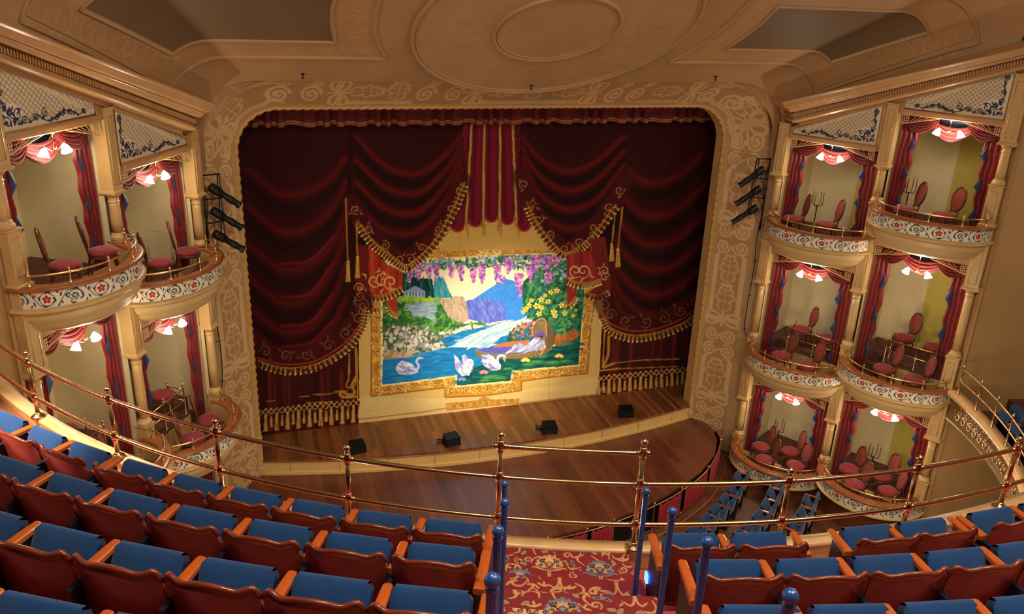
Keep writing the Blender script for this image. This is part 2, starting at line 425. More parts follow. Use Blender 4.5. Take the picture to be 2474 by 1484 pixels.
def paint_drop(p, fine):
    # plain gathered cloth behind everything
    for k in range(60):
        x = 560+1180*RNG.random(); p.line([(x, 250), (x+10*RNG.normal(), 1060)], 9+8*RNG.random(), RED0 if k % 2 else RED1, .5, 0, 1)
    # side curtains, swept in deep curved folds
    Lr = [(560, 300), (845, 300), (838, 520), (860, 640), (878, 700), (885, 790), (862, 830), (800, 870), (740, 890), (690, 895), (620, 880)]
    Rr = [(1500, 300), (1760, 300), (1740, 600), (1690, 740), (1600, 805), (1530, 818), (1475, 800), (1450, 750), (1470, 640), (1500, 520)]
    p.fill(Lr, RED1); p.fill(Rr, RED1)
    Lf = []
    for j, (y0, y1) in enumerate([(470, 380), (560, 440), (650, 520), (730, 560), (800, 640), (850, 720), (870, 780)]):
        Lf.append([(600, y0-60), (680, y0), (750, y0-10), (805, (y0+y1)/2), (835, y1)])
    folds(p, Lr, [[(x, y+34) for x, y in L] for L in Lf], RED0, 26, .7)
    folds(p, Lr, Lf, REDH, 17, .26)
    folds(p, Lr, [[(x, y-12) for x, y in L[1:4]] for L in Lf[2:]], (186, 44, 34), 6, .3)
    Rf = []
    for j, y0 in enumerate([440, 520, 590, 650, 710, 760, 800]):
        Rf.append([(1478, y0-120), (1500, y0-50), (1560, y0), (1630, y0-10), (1700, y0-70)])
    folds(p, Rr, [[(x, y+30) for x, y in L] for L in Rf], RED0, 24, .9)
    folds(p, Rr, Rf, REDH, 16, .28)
    # lower inner curtains with gold border and knotted fringe
    for pol in (k4((130, 870), (520, 900), (900, 790), (1075, 690), (1090, 1360), (280, 1450)), k5((185, 560), (560, 690), (900, 550), (850, 1075), (130, 1120))): p.fill(pol, (66, 18, 19))
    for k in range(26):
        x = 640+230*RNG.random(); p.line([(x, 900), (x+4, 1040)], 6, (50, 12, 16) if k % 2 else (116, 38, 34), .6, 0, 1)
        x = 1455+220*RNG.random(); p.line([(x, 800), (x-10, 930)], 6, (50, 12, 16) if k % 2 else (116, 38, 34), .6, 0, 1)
    p.line(curve(k4((1000, 760), (1000, 960), (975, 1030), (1010, 1050), (1050, 1030), (1060, 960))), 1.6, GOLD1); p.line(k4((1055, 700), (1062, 960)), 1.6, GOLD1)
    p.line(curve(k4((1060, 960), (1025, 1030), (1050, 1090), (1000, 1110), (940, 1080), (925, 1110), (960, 1130), (1060, 1125))), 3, GOLD1); p.line(k4((1068, 720), (1075, 1160)), 1.4, GOLD1)
    p.line(curve(k5((240, 650), (232, 800), (215, 850), (190, 900), (230, 890), (280, 870))), 3, GOLD1); p.line(k5((170, 560), (160, 930), (330, 910)), 2, GOLD1); p.line(k5((205, 600), (190, 880)), 1.4, GOLD1)
    p.line(curve(k5((270, 870), (500, 845), (820, 835))), 1.3, GOLD1, .9); p.line(curve(k5((310, 915), (560, 905), (800, 895))), 1.2, GOLD1, .8)
    for q in [((880, 1085), (990, 1075)), ((700, 1110), (870, 1100)), ((580, 1130), (660, 1120)), ((300, 1165), (370, 1160)), ((640, 1180), (860, 1170))]: p.line(k4(*q), 1.3, GOLD1, .8)
    def knots(a, b, n, h, tl):
        for j in range(n+1):
            t = j/n; x = a[0]+(b[0]-a[0])*t; y = a[1]+(b[1]-a[1])*t; dx = (b[0]-a[0])/n; dy = (b[1]-a[1])/n
            for s_ in (-1, 1):
                p.line([(x, y), (x+s_*dx, y+s_*dy+h)], .8, GOLD2, .85)
                p.line([(x, y+h*1.0), (x+s_*dx, y+s_*dy)], .8, GOLD2, .85)
            p.ell((x, y), 1.6, 1.6, GOLDH); tassel(p, x, y+h+(4 if j % 2 else 0), y+h+tl-(10 if j % 2 else 0), 5.5 if j % 2 == 0 else 3.5)
    a, b = k4((290, 1230), (1085, 1150)); knots(a, b, 17, 15, 40)
    a, b = k5((155, 975), (840, 905)); knots(a, b, 16, 13, 38)
    # cream and gold wall of the painted proscenium
    p.fill(k3((600, -120), (1640, -120), (2080, 480), (2075, 700), (2050, 1160), (2020, 1360), (1440, 1440), (790, 1500), (100, 1560), (95, 1340), (90, 900), (140, 650), (240, 520)), (222, 190, 112))
    p.fill(k3((100, 1340), (800, 1360), (1400, 1300), (2040, 1180), (2020, 1345), (90, 1560)), (230, 204, 134))
    for k in range(34):
        x = 880+560*RNG.random(); y = 920+70*RNG.random(); p.line([(x, y), (x+50, y-6)], 7, (236, 214, 150) if k % 2 else (214, 184, 112), .35, 0, 1)
    p.line(k3((90, 1530), (620, 1470), (800, 1440), (1400, 1400), (2040, 1325)), 1.6, (170, 120, 60), .8)
    # little carved strip at the bottom
    strip = k3((800, 1400), (1060, 1375), (1110, 1340), (1180, 1370), (1400, 1360), (1395, 1400), (810, 1460)); p.fill(strip, GOLD1); scrollwork(p, k3((830, 1430), (1100, 1400), (1390, 1380)), 14, 5, GOLD2, .9, 5, 1.2); scrollwork(p, k3((850, 1425), (1100, 1395), (1370, 1375)), 10, 4, GOLD0, .7, 6, 1)
    # carved gold frame
    outer = k3((600, 150), (940, 130), (950, 95), (1080, 90), (1160, 100), (1250, 90), (1360, 85), (1370, 120), (1720, 100), (2000, 420), (2005, 590), (1975, 780), (1950, 1150), (1640, 1182), (1410, 1215), (1410, 1290), (1130, 1330), (800, 1345), (800, 1265), (380, 1315), (195, 1335), (200, 780), (190, 600))
    p.line(outer+outer[:1], 3.5, (150, 96, 36), .9); p.fill(outer, (206, 150, 52))
    scrollwork(p, k3((620, 195), (900, 170), (1160, 160), (1420, 130), (1700, 120)), 26, 8, (246, 200, 100), .9, 11, 1.7); scrollwork(p, k3((640, 190), (1160, 150), (1690, 125)), 20, 7, (140, 84, 26), .7, 12, 1.4)
    for q, n in ((((240, 640), (235, 900), (240, 1270)), 17), (((240, 1290), (560, 1250), (850, 1215)), 17), (((850, 1290), (1130, 1275), (1370, 1250)), 14), (((1380, 1170), (1640, 1140), (1900, 1110)), 14), (((1915, 1110), (1945, 800), (1965, 600)), 14)):
        scrollwork(p, k3(*q), n, 9, (248, 204, 104), .9, n, 1.8); scrollwork(p, k3(*q), n-3, 7, (136, 82, 26), .75, n+5, 1.5)
    for q in range(-4, 5):
        t = q*.3; c = k3((1160, 110))[0]; p.line(curve([c, (c[0]+14*math.sin(t), c[1]-16*math.cos(t)), (c[0]+30*math.sin(t*1.15), c[1]-34*math.cos(t)+abs(q)*1.5)]), 2.4, GOLD1, 1, .7); p.line(curve([c, (c[0]+15*math.sin(t+.1), c[1]-15*math.cos(t)), (c[0]+27*math.sin(t*1.15+.1), c[1]-28*math.cos(t))]), 1, GOLD0, .8)
    for s_, c in ((1, (1100, 160)), (-1, (1215, 155))): p.line(spiral(k3(c)[0], 2, 13, 0, s_*1.4), 2.2, GOLDH, .9)
    # the picture
    pic = k3((285, 250), (600, 235), (1160, 205), (1680, 185), (1930, 185), (1925, 480), (1875, 1085), (1340, 1130), (1325, 1215), (890, 1255), (890, 1170), (280, 1250))
    p.line(pic+pic[:1], 4, (255, 232, 150), 1); p.fill(pic, (252, 244, 206))
    def F(col, *q, a=1.0): p.fill(k3(*q), col, a)
    def D(n, size, cols, *q, a=.8, asp=.5, rot=None, seed=0): p.dabs(k3(*q), n, size, cols, a, asp, rot, seed)
    n_ = 1.0 if fine else .3
    D(int(40*n_), 14, [(255, 250, 224), (250, 236, 190)], (780, 330), (1250, 330), (1050, 560), (850, 530), a=.5, asp=.15, rot=0, seed=41)
    F((60, 142, 236), (1000, 565), (1130, 480), (1215, 425), (1285, 385), (1340, 395), (1420, 440), (1560, 500), (1560, 720), (1290, 720), (1130, 740), (990, 715))
    D(int(30*n_), 12, [(74, 152, 240), (52, 132, 226)], (1060, 560), (1280, 400), (1500, 500), (1500, 700), (1300, 700), a=.4, asp=.3, rot=-.6, seed=42)
    cl = ((955, 580), (985, 555), (1100, 552), (1112, 535), (1158, 535), (1166, 552), (1250, 575), (1290, 628), (1287, 722), (1130, 748), (985, 715)); F((98, 114, 214), *cl)
    D(int(70*n_), 8, [(130, 140, 232), (76, 92, 200), (110, 150, 236)], *cl, a=.6, asp=.3, rot=1.2, seed=43)
    tm = ((700, 405), (738, 365), (788, 385), (830, 490), (858, 540), (700, 545)); F((54, 150, 178), *tm); D(int(60*n_), 8, [(90, 184, 204), (34, 120, 156), (70, 170, 170)], *tm, a=.6, asp=.22, rot=1.3, seed=44)
    tc = ((735, 545), (830, 548), (868, 526), (942, 530), (968, 600), (988, 712), (930, 755), (820, 705)); F((186, 164, 140), *tc); D(int(70*n_), 7, [(214, 190, 160), (150, 128, 110), (196, 170, 150)], *tc, a=.6, asp=.3, rot=1.4, seed=45)
    cy = ((285, 250), (445, 330), (560, 375), (690, 385), (708, 545), (440, 545), (285, 560)); F((16, 58, 58), *cy); D(int(110*n_), 12, [(30, 96, 90), (10, 40, 44), (44, 120, 110)], *cy, a=.75, asp=.14, rot=1.5, seed=46)
    F((134, 160, 206), (455, 492), (550, 440), (632, 484), (628, 496)); F((88, 116, 170), (458, 496), (628, 492), (628, 545), (458, 530))
    for x in range(468, 630, 26): p.line(k3((x, 496), (x, 540)), 1.5, (196, 210, 236))
    hl = ((285, 560), (420, 530), (730, 550), (775, 605), (825, 705), (930, 752), (1100, 738), (1162, 775), (900, 830), (740, 870), (600, 880), (285, 930)); F((50, 112, 52), *hl); D(int(420*n_), 6, [(96, 158, 60), (30, 84, 46), (130, 184, 70), (60, 130, 80)], *hl, a=.75, seed=47)
    D(int(60*n_), 6, [(128, 190, 60), (160, 204, 80)], (410, 560), (440, 530), (720, 548), (720, 566), a=.8, seed=48)
    wl = ((468, 592), (722, 570), (726, 622), (700, 690), (728, 745), (690, 730), (640, 690), (540, 692)); F((140, 172, 192), *wl); D(int(60*n_), 8, [(176, 200, 212), (110, 146, 172)], *wl, a=.7, asp=.18, rot=-.06, seed=49)
    rk = ((295, 775), (640, 775), (720, 835), (910, 835), (740, 885), (830, 930), (640, 990), (520, 1025), (300, 1040)); F((110, 120, 104), *rk)
    D(int(420*n_), 4.6, [(206, 204, 196), (156, 154, 150), (70, 84, 70), (226, 220, 210), (60, 110, 60)], *rk, a=.9, asp=.7, seed=50)
    D(int(60*n_), 4.5, [(226, 226, 220), (180, 180, 176)], (740, 830), (930, 820), (1160, 775), (1000, 770), a=.9, asp=.6, seed=51)
    D(int(40*n_), 8, [(196, 176, 140), (160, 140, 110)], (300, 985), (520, 985), (520, 1025), (300, 1040), a=.9, asp=.6, seed=52)
    wt = ((285, 1045), (520, 1022), (830, 935), (745, 885), (920, 815), (1165, 765), (1300, 722), (1500, 715), (1560, 1000), (1875, 900), (1880, 1085), (1340, 1130), (1325, 1215), (890, 1255), (890, 1170), (280, 1250)); F((26, 126, 196), *wt)
    D(int(220*n_), 15, [(54, 160, 220), (16, 96, 170), (36, 150, 190), (24, 110, 200)], *wt, a=.6, asp=.13, rot=-.08, seed=53)
    rv = ((1490, 718), (1440, 790), (1260, 850), (1150, 945), (850, 942), (955, 860), (1140, 790), (1300, 730)); F((206, 226, 238), *rv); D(int(110*n_), 18, [(244, 244, 232), (250, 240, 206), (120, 190, 230), (170, 210, 240)], *rv, a=.65, asp=.12, rot=-.35, seed=54)
    dk = ((1290, 1030), (1700, 930), (1895, 900), (1880, 1085), (1340, 1130), (1325, 1215), (890, 1255), (900, 1190), (1050, 1100)); F((14, 84, 82), *dk); D(int(150*n_), 12, [(20, 120, 110), (8, 54, 66), (30, 110, 70), (12, 92, 120)], *dk, a=.7, asp=.16, rot=-.05, seed=55)
    fo = ((1420, 410), (1560, 330), (1700, 250), (1930, 185), (1930, 480), (1895, 900), (1700, 940), (1690, 850), (1510, 720), (1430, 650)); F((34, 96, 66), *fo); D(int(520*n_), 6, [(60, 140, 84), (20, 66, 56), (90, 164, 90), (40, 110, 110)], *fo, a=.8, seed=56)
    D(int(60*n_), 7, [(190, 110, 60), (150, 90, 50)], (1690, 860), (1890, 800), (1860, 880), (1700, 920), a=.7, seed=57)
    D(int(90*n_), 5, [(60, 110, 60), (30, 80, 60)], (1290, 900), (1320, 820), (1420, 740), (1510, 760), (1510, 880), (1400, 910), a=.8, seed=58); D(int(44*n_), 2.6, [(200, 70, 70), (226, 110, 100), (240, 150, 130)], (1310, 880), (1330, 820), (1430, 740), (1510, 730), (1500, 860), a=.95, asp=.8, seed=59)
    F((190, 120, 70), (1170, 930), (1300, 900), (1480, 880), (1470, 930), (1200, 945))
    for x, y, r in [(1450, 630, 9), (1480, 600, 8), (1540, 605, 10), (1578, 555, 9), (1580, 620, 8), (1560, 670, 9), (1635, 570, 8), (1655, 495, 8), (1705, 480, 9), (1680, 655, 9), (1690, 685, 8), (1745, 600, 9), (1770, 665, 8), (1500, 560, 7), (1610, 520, 6), (1790, 610, 7), (1840, 685, 6), (1430, 655, 7), (1860, 640, 5)]:
        c = k3((x, y))[0]
        for q in range(5): p.ell((c[0]+r*.5*math.cos(q*1.26+x), c[1]+r*.45*math.sin(q*1.26+x)), r*.42, r*.26, (246, 226, 110) if q % 2 else (230, 196, 80), q*1.26+x)
        p.ell(c, r*.2, r*.2, (170, 110, 30))
    bt = ((1032, 962), (1110, 990), (1300, 995), (1560, 965), (1640, 940), (1690, 900), (1660, 965), (1560, 1025), (1400, 1038), (1110, 1032), (1050, 1008)); F((96, 90, 200), (1040, 960), (1300, 940), (1560, 950), (1560, 970), (1300, 990), (1110, 985)); F((128, 104, 64), *bt)
    for q in range(8): p.line(curve(k3((1045+q*4, 970+q*7), (1200, 1000+q*4.5), (1420, 1002+q*4.5), (1600, 960+q*6))), .8, (84, 64, 36) if q % 2 else (176, 150, 100), .8)
    F((116, 92, 62), (1505, 850), (1512, 775), (1545, 725), (1592, 708), (1640, 735), (1690, 850), (1690, 915), (1620, 960), (1600, 900)); F((150, 130, 98), (1518, 850), (1528, 780), (1552, 742), (1590, 728), (1612, 760), (1618, 850), (1600, 905), (1530, 900))
    for q in range(7): p.line(k3((1528+q*14, 745+abs(q-3)*6), (1526+q*14, 880)), .9, (96, 76, 50), .8); p.line(curve(k3((1612+q*4, 760+q*22), (1650, 800+q*18), (1690, 850+q*10))), .8, (90, 70, 44), .7)
    p.line(curve(k3((1505, 850), (1512, 775), (1545, 725), (1592, 708), (1615, 745), (1620, 850))), 1.8, (176, 150, 96))
    F((108, 84, 170), (1510, 860), (1540, 825), (1600, 815), (1615, 850), (1560, 870))
    dress = ((1290, 985), (1360, 925), (1402, 905), (1470, 940), (1495, 885), (1545, 860), (1600, 890), (1612, 930), (1570, 960), (1440, 985)); F((168, 178, 226), *dress); D(int(50*n_), 7, [(206, 212, 240), (120, 130, 200), (226, 228, 246)], *dress, a=.7, asp=.25, rot=-.7, seed=60)
    c = k3((1568, 865))[0]; p.ell(c, 6.5, 5.2, (60, 40, 34), -.4); p.ell((c[0]-2.2, c[1]+2), 4.2, 3.6, (206, 156, 120), -.4)
    p.line(k3((1580, 920), (1600, 950), (1575, 1000)), 2.2, (196, 146, 112)); p.line(k3((1545, 885), (1520, 910), (1500, 930)), 2.4, (206, 206, 236))
    SW, SH, SD = (196, 200, 240), (240, 242, 252), (120, 124, 204)
    F(SW, (388, 1120), (400, 1090), (440, 1048), (520, 1075), (545, 1110), (570, 1115), (572, 1150), (500, 1168), (420, 1160)); D(int(30*n_), 6, [SH, SD], (400, 1110), (440, 1055), (530, 1090), (540, 1150), (430, 1155), a=.75, asp=.3, rot=.6, seed=61)
    p.line(curve(k3((562, 1130), (580, 1095), (560, 1060), (580, 1030), (600, 1030))), 2.6, SW); p.line(k3((598, 1029), (618, 1028)), 1.4, (190, 160, 90))
    F(SW, (865, 1000), (900, 1030), (935, 1090), (930, 1010), (955, 1000), (1000, 1060), (1020, 1120), (985, 1168), (930, 1180), (880, 1120)); D(int(50*n_), 7, [SH, SD, (150, 160, 226)], (870, 1010), (940, 1090), (960, 1010), (1010, 1120), (950, 1175), (885, 1120), a=.75, asp=.25, rot=1.0, seed=62)
    p.line(curve(k3((985, 1165), (965, 1110), (970, 1060), (1000, 1045), (1018, 1080), (985, 1130))), 2.6, SH)
    F(SW, (1090, 1005), (1120, 1000), (1150, 1000), (1190, 1020), (1215, 1060), (1250, 1085), (1245, 1125), (1180, 1135), (1110, 1095)); D(int(44*n_), 7, [SH, SD], (1095, 1010), (1180, 1015), (1240, 1090), (1190, 1130), (1110, 1090), a=.75, asp=.28, rot=.5, seed=63)
    p.line(curve(k3((1240, 1100), (1222, 1060), (1228, 1020), (1255, 1008), (1280, 1018), (1278, 1040))), 2.7, SH); p.line(k3((1280, 1025), (1280, 1055)), 1.6, (220, 150, 60))
    for x, y, rx in [(1180, 1190, 30), (1240, 1195, 20), (1540, 1065, 22), (1680, 1070, 24), (1590, 1020, 14), (1120, 1215, 16), (1780, 1060, 18), (1480, 1085, 18), (1310, 1120, 14)]: p.ell(k3((x, y))[0], rx, rx*.28, (40, 120, 70), -.05); p.ell(k3((x-8, y-4))[0], rx*.7, rx*.14, (80, 150, 96), -.05)
    for x, y, col in [(1110, 1158, (232, 130, 150)), (1450, 1060, (250, 226, 90)), (1725, 1025, (240, 200, 70)), (930, 1215, (110, 140, 230))]:
        c = k3((x, y))[0]
        for q in range(-3, 4): p.ell((c[0]+q*2.6, c[1]-2-2.5*(3-abs(q))*.5), 2, 4.2, tuple(min(255, v+12*(q % 3)) for v in col), q*.28)
    # wisteria along the top
    tp = ((445, 330), (470, 300), (600, 235), (1160, 205), (1700, 185), (1860, 230), (1800, 420), (1600, 400), (1450, 330), (1330, 290), (1100, 280), (900, 300), (700, 300), (560, 340), (480, 400)); D(int(680*n_), 5.4, [(40, 110, 76), (26, 80, 66), (90, 160, 96), (120, 150, 210), (60, 130, 120), (190, 220, 200)], *tp, a=.85, seed=64)
    WI = [(150, 84, 190), (206, 110, 190), (226, 150, 214), (120, 90, 200), (240, 190, 230)]
    for x, y, w, h in [(505, 360, 18, 60), (575, 345, 24, 50), (660, 320, 22, 70), (722, 320, 22, 80), (845, 320, 22, 70), (925, 330, 24, 80), (1025, 350, 22, 80), (1095, 325, 28, 100), (1220, 330, 30, 100), (1310, 270, 36, 80), (1395, 400, 38, 90), (1402, 490, 14, 50), (1530, 250, 36, 90), (1620, 250, 40, 80), (1700, 230, 40, 60), (1490, 330, 26, 80), (1640, 370, 30, 60), (590, 270, 40, 30), (1260, 385, 22, 40)]:
        D(int(w*h/26*n_)+8, 3.4, WI, (x-w, y-h*.6), (x+w, y-h*.6), (x+w*.7, y+h*.2), (x, y+h), (x-w*.7, y+h*.2), a=.92, asp=.7, seed=int(x))
    # hanging tongues of the painted lambrequin
    p.fill([(1095, 300), (1300, 300), (1290, 480), (1285, 545), (1100, 560)], (70, 20, 22)); p.fill([(1085, 520), (1295, 520), (1330, 605), (1060, 605)], (214, 178, 96))
    for x, yb, w in ((1105, 560, 17), (1148, 548, 17), (1187, 537, 16), (1226, 543, 16), (1266, 559, 16)):
        xt = 1187+(x-1187)*.86
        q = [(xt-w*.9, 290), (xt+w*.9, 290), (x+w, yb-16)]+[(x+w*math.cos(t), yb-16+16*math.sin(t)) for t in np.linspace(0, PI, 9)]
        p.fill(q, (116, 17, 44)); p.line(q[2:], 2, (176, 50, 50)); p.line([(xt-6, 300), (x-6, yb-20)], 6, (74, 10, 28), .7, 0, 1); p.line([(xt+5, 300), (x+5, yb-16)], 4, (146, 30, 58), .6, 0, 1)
    for x0, x1, y1 in ((1132, 1126, 540), (1168, 1167, 545), (1212, 1207, 545), (1247, 1248, 540)):
        p.line([(x0*.86+1187*.14, 300), (x1, y1)], 3.4, GOLD0); p.line([(x0*.86+1187*.14, 300), (x1, y1)], 1.4, GOLD2, .9); 
        for dx in (-4, 0, 5): p.line([(x1+dx, y1), (x1+dx, y1+22+3*dx)], .9, GOLD0, .8)
    # the two big swags with embroidered borders and fringe
    SL = [(846, 300), (1118, 300), (1127, 436), (1100, 510), (1060, 580), (1010, 640), (988, 654), (975, 655), (930, 622), (880, 560), (850, 490)]
    SR = [(1256, 300), (1512, 300), (1520, 430), (1490, 500), (1440, 572), (1400, 610), (1365, 626), (1340, 606), (1296, 545), (1270, 480), (1256, 425)]
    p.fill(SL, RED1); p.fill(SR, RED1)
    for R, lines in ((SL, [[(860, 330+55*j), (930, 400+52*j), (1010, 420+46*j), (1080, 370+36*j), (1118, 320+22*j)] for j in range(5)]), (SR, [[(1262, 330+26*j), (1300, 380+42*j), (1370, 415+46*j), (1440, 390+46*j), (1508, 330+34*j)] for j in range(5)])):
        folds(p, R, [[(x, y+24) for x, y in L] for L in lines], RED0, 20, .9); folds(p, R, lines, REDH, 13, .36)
    for L in (((848, 490), (885, 550), (935, 600), (976, 634), (1010, 610), (1060, 555), (1095, 495), (1122, 440)), ((1258, 425), (1285, 500), (1315, 550), (1365, 604), (1420, 568), (1470, 505), (1514, 432))):
        p.line(curve(L, 8), 21, (74, 16, 18), .85); scrollwork(p, [(x, y-2) for x, y in L], 9, 12, (190, 136, 92), .7, int(L[0][0]), 1.6)
    fringe(p, [(862, 540), (900, 590), (940, 622), (978, 648), (1010, 632), (1056, 582), (1095, 512), (1122, 450)], 5.5)
    fringe(p, [(1272, 495), (1296, 545), (1340, 600), (1366, 618), (1402, 602), (1440, 566), (1488, 502)], 5)
    # the tails
    TL = k3((170, 120), (330, 270), (450, 330), (445, 480), (400, 520), (408, 690), (330, 620), (320, 560), (240, 560), (175, 545)); p.fill(TL, (176, 58, 34)); p.fill(k3((60, 100), (170, 120), (170, 570), (240, 640), (120, 700), (70, 650)), (110, 30, 26))
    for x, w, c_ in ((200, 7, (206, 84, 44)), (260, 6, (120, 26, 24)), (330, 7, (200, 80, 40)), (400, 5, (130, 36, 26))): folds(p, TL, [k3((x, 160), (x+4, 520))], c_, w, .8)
    scrollwork(p, k3((190, 400), (280, 400), (400, 420)), 3, 20, (246, 190, 120), .9, 71, 2.0); scrollwork(p, k3((95, 430), (100, 560)), 2, 13, (226, 160, 100), .85, 72, 1.7)
    fringe(p, k3((172, 545), (260, 545), (350, 520), (440, 470)), 4.5); fringe(p, k3((72, 630), (150, 650), (240, 640)), 4.0); fringe(p, k3((325, 600), (350, 660), (405, 690)), 3.2)
    TR = k3((1790, 190), (1960, 150), (2070, 330), (2060, 430), (1960, 440), (1870, 420), (1860, 560), (1790, 640), (1785, 420)); p.fill(TR, (150, 46, 40)); p.fill(k3((1960, 60), (2100, 40), (2150, 460), (2120, 560), (1960, 560), (1950, 500), (2060, 430)), (120, 36, 34))
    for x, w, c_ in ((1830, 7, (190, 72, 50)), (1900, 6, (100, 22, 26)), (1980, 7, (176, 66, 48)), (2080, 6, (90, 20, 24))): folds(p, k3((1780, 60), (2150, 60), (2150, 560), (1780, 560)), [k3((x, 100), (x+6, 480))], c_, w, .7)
    scrollwork(p, k3((1830, 320), (1960, 320)), 2, 18, (240, 190, 150), .85, 73, 1.9); scrollwork(p, k3((2090, 300), (2100, 400)), 2, 12, (226, 170, 130), .8, 74, 1.6)
    fringe(p, k3((1785, 400), (1850, 430), (1950, 440), (2060, 410)), 4.5); fringe(p, k3((1945, 520), (2040, 540), (2125, 500)), 4.0); fringe(p, k3((1795, 620), (1835, 590), (1862, 540)), 3)
    # hems of the side curtains
    for L, n in ((((622, 868), (690, 884), (760, 876), (825, 838), (868, 790), (882, 745)), 7), (((1455, 752), (1475, 785), (1530, 803), (1592, 796), (1650, 772), (1700, 735)), 7)):
        p.line(curve([(x, y-22) for x, y in L], 8), 22, (72, 18, 20), .8); scrollwork(p, [(x, y-24) for x, y in L], n, 15, (150, 104, 66), .65, n+int(L[0][0]), 1.7)
        p.line(curve([(x, y-3) for x, y in L], 8), 2.2, (160, 60, 40), .9)
    fringe(p, [(624, 880), (690, 897), (762, 888), (830, 850), (872, 800), (884, 752)], 5); fringe(p, [(1453, 765), (1475, 800), (1530, 818), (1592, 810), (1655, 785), (1700, 748)], 5)
    # cord tassels
    tassel(p, 841, 632, 682, 6, [(836, 480)]); tassel(p, 864, 620, 672, 6.5, [(862, 540)])
    tassel(p, 1478, 590, 632, 6.5, [(1486, 520)]); tassel(p, 1493, 602, 645, 7, [(1504, 500)])
    # faint seams of the canvas
    for x in (700, 905, 1110, 1320, 1525): p.line([(x, 290), (x+8, 1040)], 1.2, (30, 12, 12), .16)

def build_drop():
    t = thing('painted_drop', 'painted theatre drop showing red swags and a gilt-framed lake with swans', 'stage curtain', (0, DROP_Y, .42))
    xs = np.arange(-6.3, 6.901, .025); zs = .42+np.arange(0, 341)*.025
    X, Z = np.meshgrid(xs, zs, indexing='ij'); px, py = to_draw(X, Z)
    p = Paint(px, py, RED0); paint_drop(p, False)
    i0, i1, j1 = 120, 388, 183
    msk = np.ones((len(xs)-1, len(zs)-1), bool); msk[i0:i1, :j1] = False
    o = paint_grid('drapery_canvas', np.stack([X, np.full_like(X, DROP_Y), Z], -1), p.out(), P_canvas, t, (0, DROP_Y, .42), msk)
    xs2 = np.linspace(xs[i0], xs[i1], (i1-i0)*2+1); zs2 = np.linspace(zs[0], zs[j1], j1*2+1)
    X, Z = np.meshgrid(xs2, zs2, indexing='ij'); px, py = to_draw(X, Z)
    p = Paint(px, py, RED0); paint_drop(p, True)
    o2 = paint_grid('landscape_canvas', np.stack([X, np.full_like(X, DROP_Y), Z], -1), p.out(), P_canvas, t, (0, DROP_Y, .42))
    o2['label'] = 'lit landscape of lake, boat and swans in a painted gold frame'
    bt = MB((0, DROP_Y, .42)); bt.box((0.3, DROP_Y+.05, .46), (13.2, .07, .07)); bt.build('bottom_batten', M['black'], t)
build_drop()
# ------------------------------------------------------------------ hall geometry shared by both sides
NX, NY, WX, WY = 6.44, -1.27, .497, -.868          # foot of the stage-side pier and the direction of the box wall
def side_map(side):
    """(s along the box wall, d out from it into the hall, z) -> world"""
    return lambda s, d, z: (side*(NX+WX*s-.868*d), NY+WY*s-.497*d, z)
def wall_x(y):
    s = (-1.235-y)/.868
    return np.where(s < 4.45, 6.50+.497*s, 8.71+8.0*((s-4.45)*.868))
def drop_of(x, y):
    d = -(np.abs(x)-NX)*.868-(y-NY)*.497
    s = (np.abs(x)-NX)*WX+(y-NY)*WY
    d = np.where(s > 4.3, d+.25*(s-4.3), d)
    u = np.clip((1.05-d)/1.12, 0, 1)
    return 1.1*(1-np.sqrt(np.clip(1-u*u, 0, 1)))
def ceil_z(x, y): return 8.42-.6*y-drop_of(np.asarray(x, float), np.asarray(y, float))

# ---- proscenium frame
PW, PR, PT = 5.6, .85, 8.40
def pros(n_side=150, n_arc=34, n_top=190):
    P = []; Nn = []
    for z in np.linspace(-.70, PT-PR, n_side, endpoint=False): P.append((-PW, z)); Nn.append((-1, 0))
    for a in np.linspace(PI, PI/2, n_arc, endpoint=False): P.append((-PW+PR+PR*math.cos(a), PT-PR+PR*math.sin(a))); Nn.append((math.cos(a), math.sin(a)))
    for x in np.linspace(-PW+PR, PW-PR, n_top, endpoint=False): P.append((x, PT)); Nn.append((0, 1))
    for a in np.linspace(PI/2, 0, n_arc, endpoint=False): P.append((PW-PR+PR*math.cos(a), PT-PR+PR*math.sin(a))); Nn.append((math.cos(a), math.sin(a)))
    for z in np.linspace(PT-PR, -.70, n_side+1): P.append((PW, z)); Nn.append((1, 0))
    return np.array(P), np.array(Nn)
STEN = (222, 188, 136)
def butterfly(p, c, k, vert=True):
    def tr(pts): return [(c[0]+k*(x if vert else y), c[1]+k*(y if vert else x)) for x, y in pts]
    for sx in (-1, 1):
        for sy in (-1, 1):
            p.line(tr(curve([(0, 0), (sx*.16, sy*.14), (sx*.36, sy*.17), (sx*.42, sy*.08), (sx*.3, sy*.03), (0, 0)], 6)), .030, STEN)
        p.line(tr(curve([(0, 0), (sx*.14, -sx*.07), (sx*.46, sx*.0)], 6)), .023, STEN)
    p.line(tr([(0, -.2), (0, .2)]), .026, STEN)
def floral(p, c, k, vert=True, dn=1):
    def tr(pts): return [(c[0]+k*(x if vert else y), c[1]+dn*k*(y if vert else x)) for x, y in pts]
    for sx in (-1, 1):
        for y0, y1, x1 in ((-.4, -.1, .2), (-.1, .12, .28), (.1, .3, .22), (.25, .42, .14)):
            p.line(tr(curve([(0, y0), (sx*x1*.5, y0+.03), (sx*x1, (y0+y1)/2), (sx*x1*.85, y1), (sx*x1*.6, y1-.05)], 6)), .026, STEN, .9, .7)
            p.ell(tr([(sx*x1*.8, y1)])[0], .035, .022, STEN, sx*.6)
    p.line(tr([(0, -.42), (0, .4)]), .014, STEN, .9)
    for q in range(-2, 3): p.line(tr([(0, .38), (.1*q, .5-.02*abs(q))]), .026, STEN, .9, .8)
